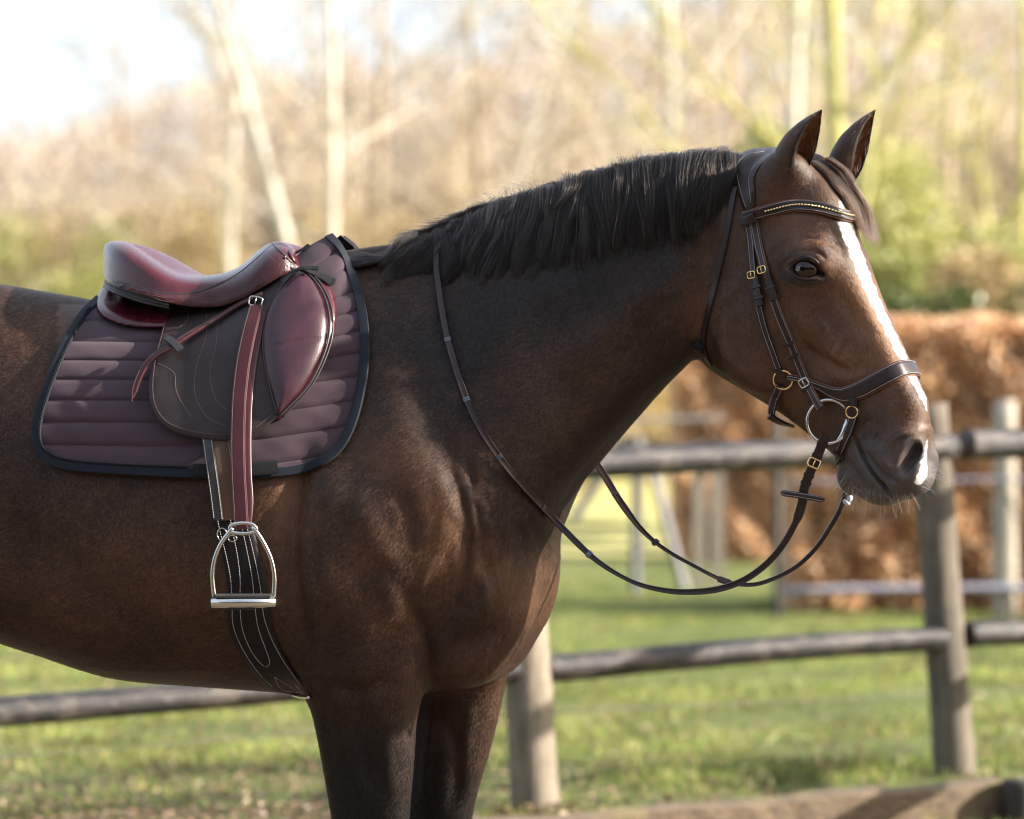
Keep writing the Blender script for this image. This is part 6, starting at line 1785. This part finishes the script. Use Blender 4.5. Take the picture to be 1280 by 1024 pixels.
loose('curb_strap', [(961,519,_y-.004),(970,524,_y+.002),(979,528,_y+.015),(990,531,_y+.04)], [(-.2,-.8,-.5),(-.2,-.7,-.6),(-.3,-.5,-.8),(-.3,-.2,-.9)], .013, th=.006)
strap('noseband_tab', [(1067,496),(1067,508)], .015, off=.008, n=8, stitch=False)
h_, n_ = cast(1067, 515); v, f = ring_geo(np.array(h_)+np.array(n_)*.008, n_, .0125, .0115, .0016); MB().add(v, f).build('ring', brass, bri)
strap('chin_strap', [(1067,521),(1062,536),(1055,553),(1049,568),(1046,578)], [.017, .0165, .016, .016, .016], off=.005, n=34)
strap('keeper', [(1043,565),(1049,569),(1055,574)], .008, off=.010, n=8, stitch=False)

# ---- the bit
h_, n_ = cast(1033, 527); bc = np.array(Wp(1035.5, 527, h_.y - .022))
bit = empty('bit', tuple(bc)); tag(bit, 'steel snaffle bit with a large round ring at the horse\'s lips', 'bit')
n2 = np.array([-.12, -.99, .05]); v, f = ring_geo(bc, n2, .0405, .0415, .0030, 56, 10); MB().add(v, f).build('ring', silver, bit)
q = lambda x, y, o: np.array(Wp(x, y, bc[1]+o))
mb = MB(); mb.tube(spline(np.array([q(1060,520,0), q(1057,532,-.003), q(1053,543,-.003), q(1046,552,0)]), 20), np.interp(np.linspace(0, 1, 20), [0, .3, .7, 1], [.0032, .0058, .0058, .0030]), 12); mb.build('cheek', silver, bit)
mb = MB(); mb.tube(spline(np.array([q(1056,536,0), q(1062,540,.02), q(1066,545,.05)]), 10), .006, 10); mb.build('mouthpiece', silver, bit)

# ---- the reins
rei = empty('reins', tuple(Wp(860, 740, -.2))); tag(rei, 'brown leather reins looping from the bit back to the mane', 'reins')
near = [(1031,546),(1025,562),(1017,580),(1010,597),(1005,612),(1003,628),(995,652),(978,682),(957,706),(930,725),(900,736),(866,740),(830,738),(790,727),(745,700),(700,657),(655,609),(620,566),(592,520),(572,468),(558,418),(550,372),(546,335),(547,310),(552,298)]
P2 = spline(np.array(near, float), 170); P = np.zeros((170, 3)); N_ = np.tile([0, -1.0, 0], (170, 1)).astype(float); y0 = bc[1] - .004
fi = np.argmin(np.abs(P2[:, 0]-690) + 999*(P2[:, 1] < 600) + 999*(np.arange(170) > 130)*(P2[:, 0] > 800)); yy = np.full(170, np.nan)
for i in range(170):
    if P2[i, 0] < 690:
        h_, nn_ = cast(*P2[i])
        if h_ is not None: yy[i] = h_.y - .009 - (.022 if P2[i, 1] < 345 and P2[i, 0] < 600 else 0)*smooth(345, 300, P2[i, 1]) if True else 0; N_[i] = nn_
k = np.nonzero(~np.isnan(yy))[0][0]
first = yy[k]; yy[:k] = y0 + (first - y0)*np.linspace(0, 1, k)**1.3
for i in range(k, 170):
    if np.isnan(yy[i]): yy[i] = yy[i-1]
for _ in range(6): yy[1:-1] = (yy[:-2] + 2*yy[1:-1] + yy[2:])/4; N_[1:-1] = (N_[:-2] + 2*N_[1:-1] + N_[2:])/4
N_ = N_/np.linalg.norm(N_, axis=1)[:, None]; N_[:k] = N_[:k]*.5 + [0, -.5, .15]
for i in range(170): P[i] = Wp(P2[i, 0], P2[i, 1], yy[i])
frac = np.linspace(0, 1, 170); w = np.interp(frac, [0, .07, .12, .13, .3, .42, .5, .8, 1], [.019, .018, .018, .013, .0125, .008, .0125, .0135, .0135])
g = ribbon_geo(P, N_, w, .0042, prof=[(-1, -.4), (-1, .5), (-.8, 1.0), (-.3, .8), (.3, .8), (.8, 1.0), (1, .5), (1, -.4)]); ro = part('near_rein', g, brl, rei)
def at(i): return P[i], N_[i]
def idx(px, py): return int(np.argmin(np.hypot(P2[:, 0]-px, P2[:, 1]-py)))
for (x, y) in ((1028,554),(1021,570),(1012,592),(1008,604)):
    i = idx(x, y); T = P[min(i+2, 169)] - P[i-2]; T /= np.linalg.norm(T); S = np.cross(T, N_[i]); part('keeper', ribbon_geo(np.array([P[i]-T*.003, P[i], P[i]+T*.003]), N_[[i]*3], .0215, .0075, lift=-.0015), brl, ro)
i = idx(1017, 578); T = P[i+2]-P[i-2]; buckle(0, 0, .023, .017, math.atan2(-T[2], T[0]), brass, rei, pt=P[i]+N_[i]*.006, nrm=N_[i], r=.0018)
def clip(path, nr, i, mat=silver, ln=.007, w_=.0148):
    T = path[min(i+2, len(path)-1)] - path[i-2]; T /= np.linalg.norm(T); u = np.linspace(-1, 1, 3)[:, None]
    for dd in (-.32, .32):
        part('rein_stop', ribbon_geo(path[i] + T*(u*.0018 + dd*ln), nr[[i]*3], w_, .0066, lift=-.002), mat, rei)
stop_m = mat_simple('steel_clip', (.12, .12, .14), .35, 1.0, vary=.2, vscale=80)
for (x, y) in ((559,426),(580,500),(622,572),(678,636),(736,692)): clip(P, N_, idx(x, y), stop_m)
# stitched cross piece threaded on the near rein
i = idx(1003, 620); c = P[i]; hx = [np.array(Wp(975.5, 616, c[1]-.006)), np.array(Wp(1003, 620, c[1]-.010)), np.array(Wp(1030, 625, c[1]-.006))]
Pc = spline(np.array(hx), 20); Nc = np.tile([0, -1.0, .1], (20, 1)); wc = np.full(20, .0125); wc[[0, -1]] = .006; wc[[1, -2]] = .011
g2 = ribbon_geo(Pc, Nc, wc, .005); cb = part('rein_stopper', g2, brl, rei); st = Stitch(); st.along(g2[2], .0028, gap=.004); st.build(cb, thread)
# far rein
far = [(1057,612),(1052,632),(1040,655),(1020,685),(996,708),(968,723),(940,731),(908,727),(870,709),(830,686),(802,662),(776,628),(757,597),(742,573),(730,550)]
F2 = spline(np.array(far, float), 120); fy = np.interp(np.linspace(0, 1, 120), [0, .5, .85, 1], [bc[1]+.10, bc[1]+.16, .02, .08])
Pf = np.array([np.array(Wp(x, y, d_)) for (x, y), d_ in zip(F2, fy)])
hb = lambda u_px, z_px, v: HF.to_w([HF.px3(u_px, z_px, v)])[0]
ext = np.array([Pf[-1], hb(690, 480, .15), hb(640, 400, .15), hb(590, 330, .10), hb(560, 296, .03), P[-1]]); ext = spline(ext, 40)[1:]
Pf = np.vstack([Pf, ext]); Nf = np.vstack([np.tile([.15, -.95, .2], (120, 1)), np.tile([.2, .97, .1], (39, 1))]); 
for _ in range(8): Nf[1:-1] = (Nf[:-2]+2*Nf[1:-1]+Nf[2:])/4
wf = np.interp(np.linspace(0, 1, 159), [0, .3, .42, .5, .6, 1], [.010, .008, .006, .0075, .014, .0135])
part('far_rein', ribbon_geo(Pf, Nf, wf, .0042, prof=[(-1, -.4), (-1, .5), (-.8, 1.0), (-.3, .8), (.3, .8), (.8, 1.0), (1, .5), (1, -.4)]), brl, rei)
for (x, y) in ((769,620),(818,678)):
    i = int(np.argmin(np.hypot(F2[:, 0]-x, F2[:, 1]-y))); clip(Pf, Nf, i, stop_m)
i = int(np.argmin(np.hypot(F2[:, 0]-905, F2[:, 1]-726))); T = Pf[i+2]-Pf[i-2]; T /= np.linalg.norm(T); part('keeper', ribbon_geo(Pf[i]+T*np.linspace(-.012, .012, 4)[:, None], Nf[[i]*4], .0125, .006, lift=-.002), brl, rei)
# pale blue clip on the far rein under the chin
blue = mat_simple('pale_blue_clip', (.42, .47, .56), .35, vary=.2, vscale=60); mb = MB()
for (x, y), a in (((1053,608), .8), ((1057,613), -.6), ((1062,624), .5), ((1058,628), -1.0)):
    c = np.array(Wp(x, y, bc[1]+.095)); mb.add(iv*np.array([.0055, .004, .0085]) @ np.array(Matrix.Rotation(a, 3, 'Y')).T + c, if_)
mb.build('rein_clip', blue, rei)
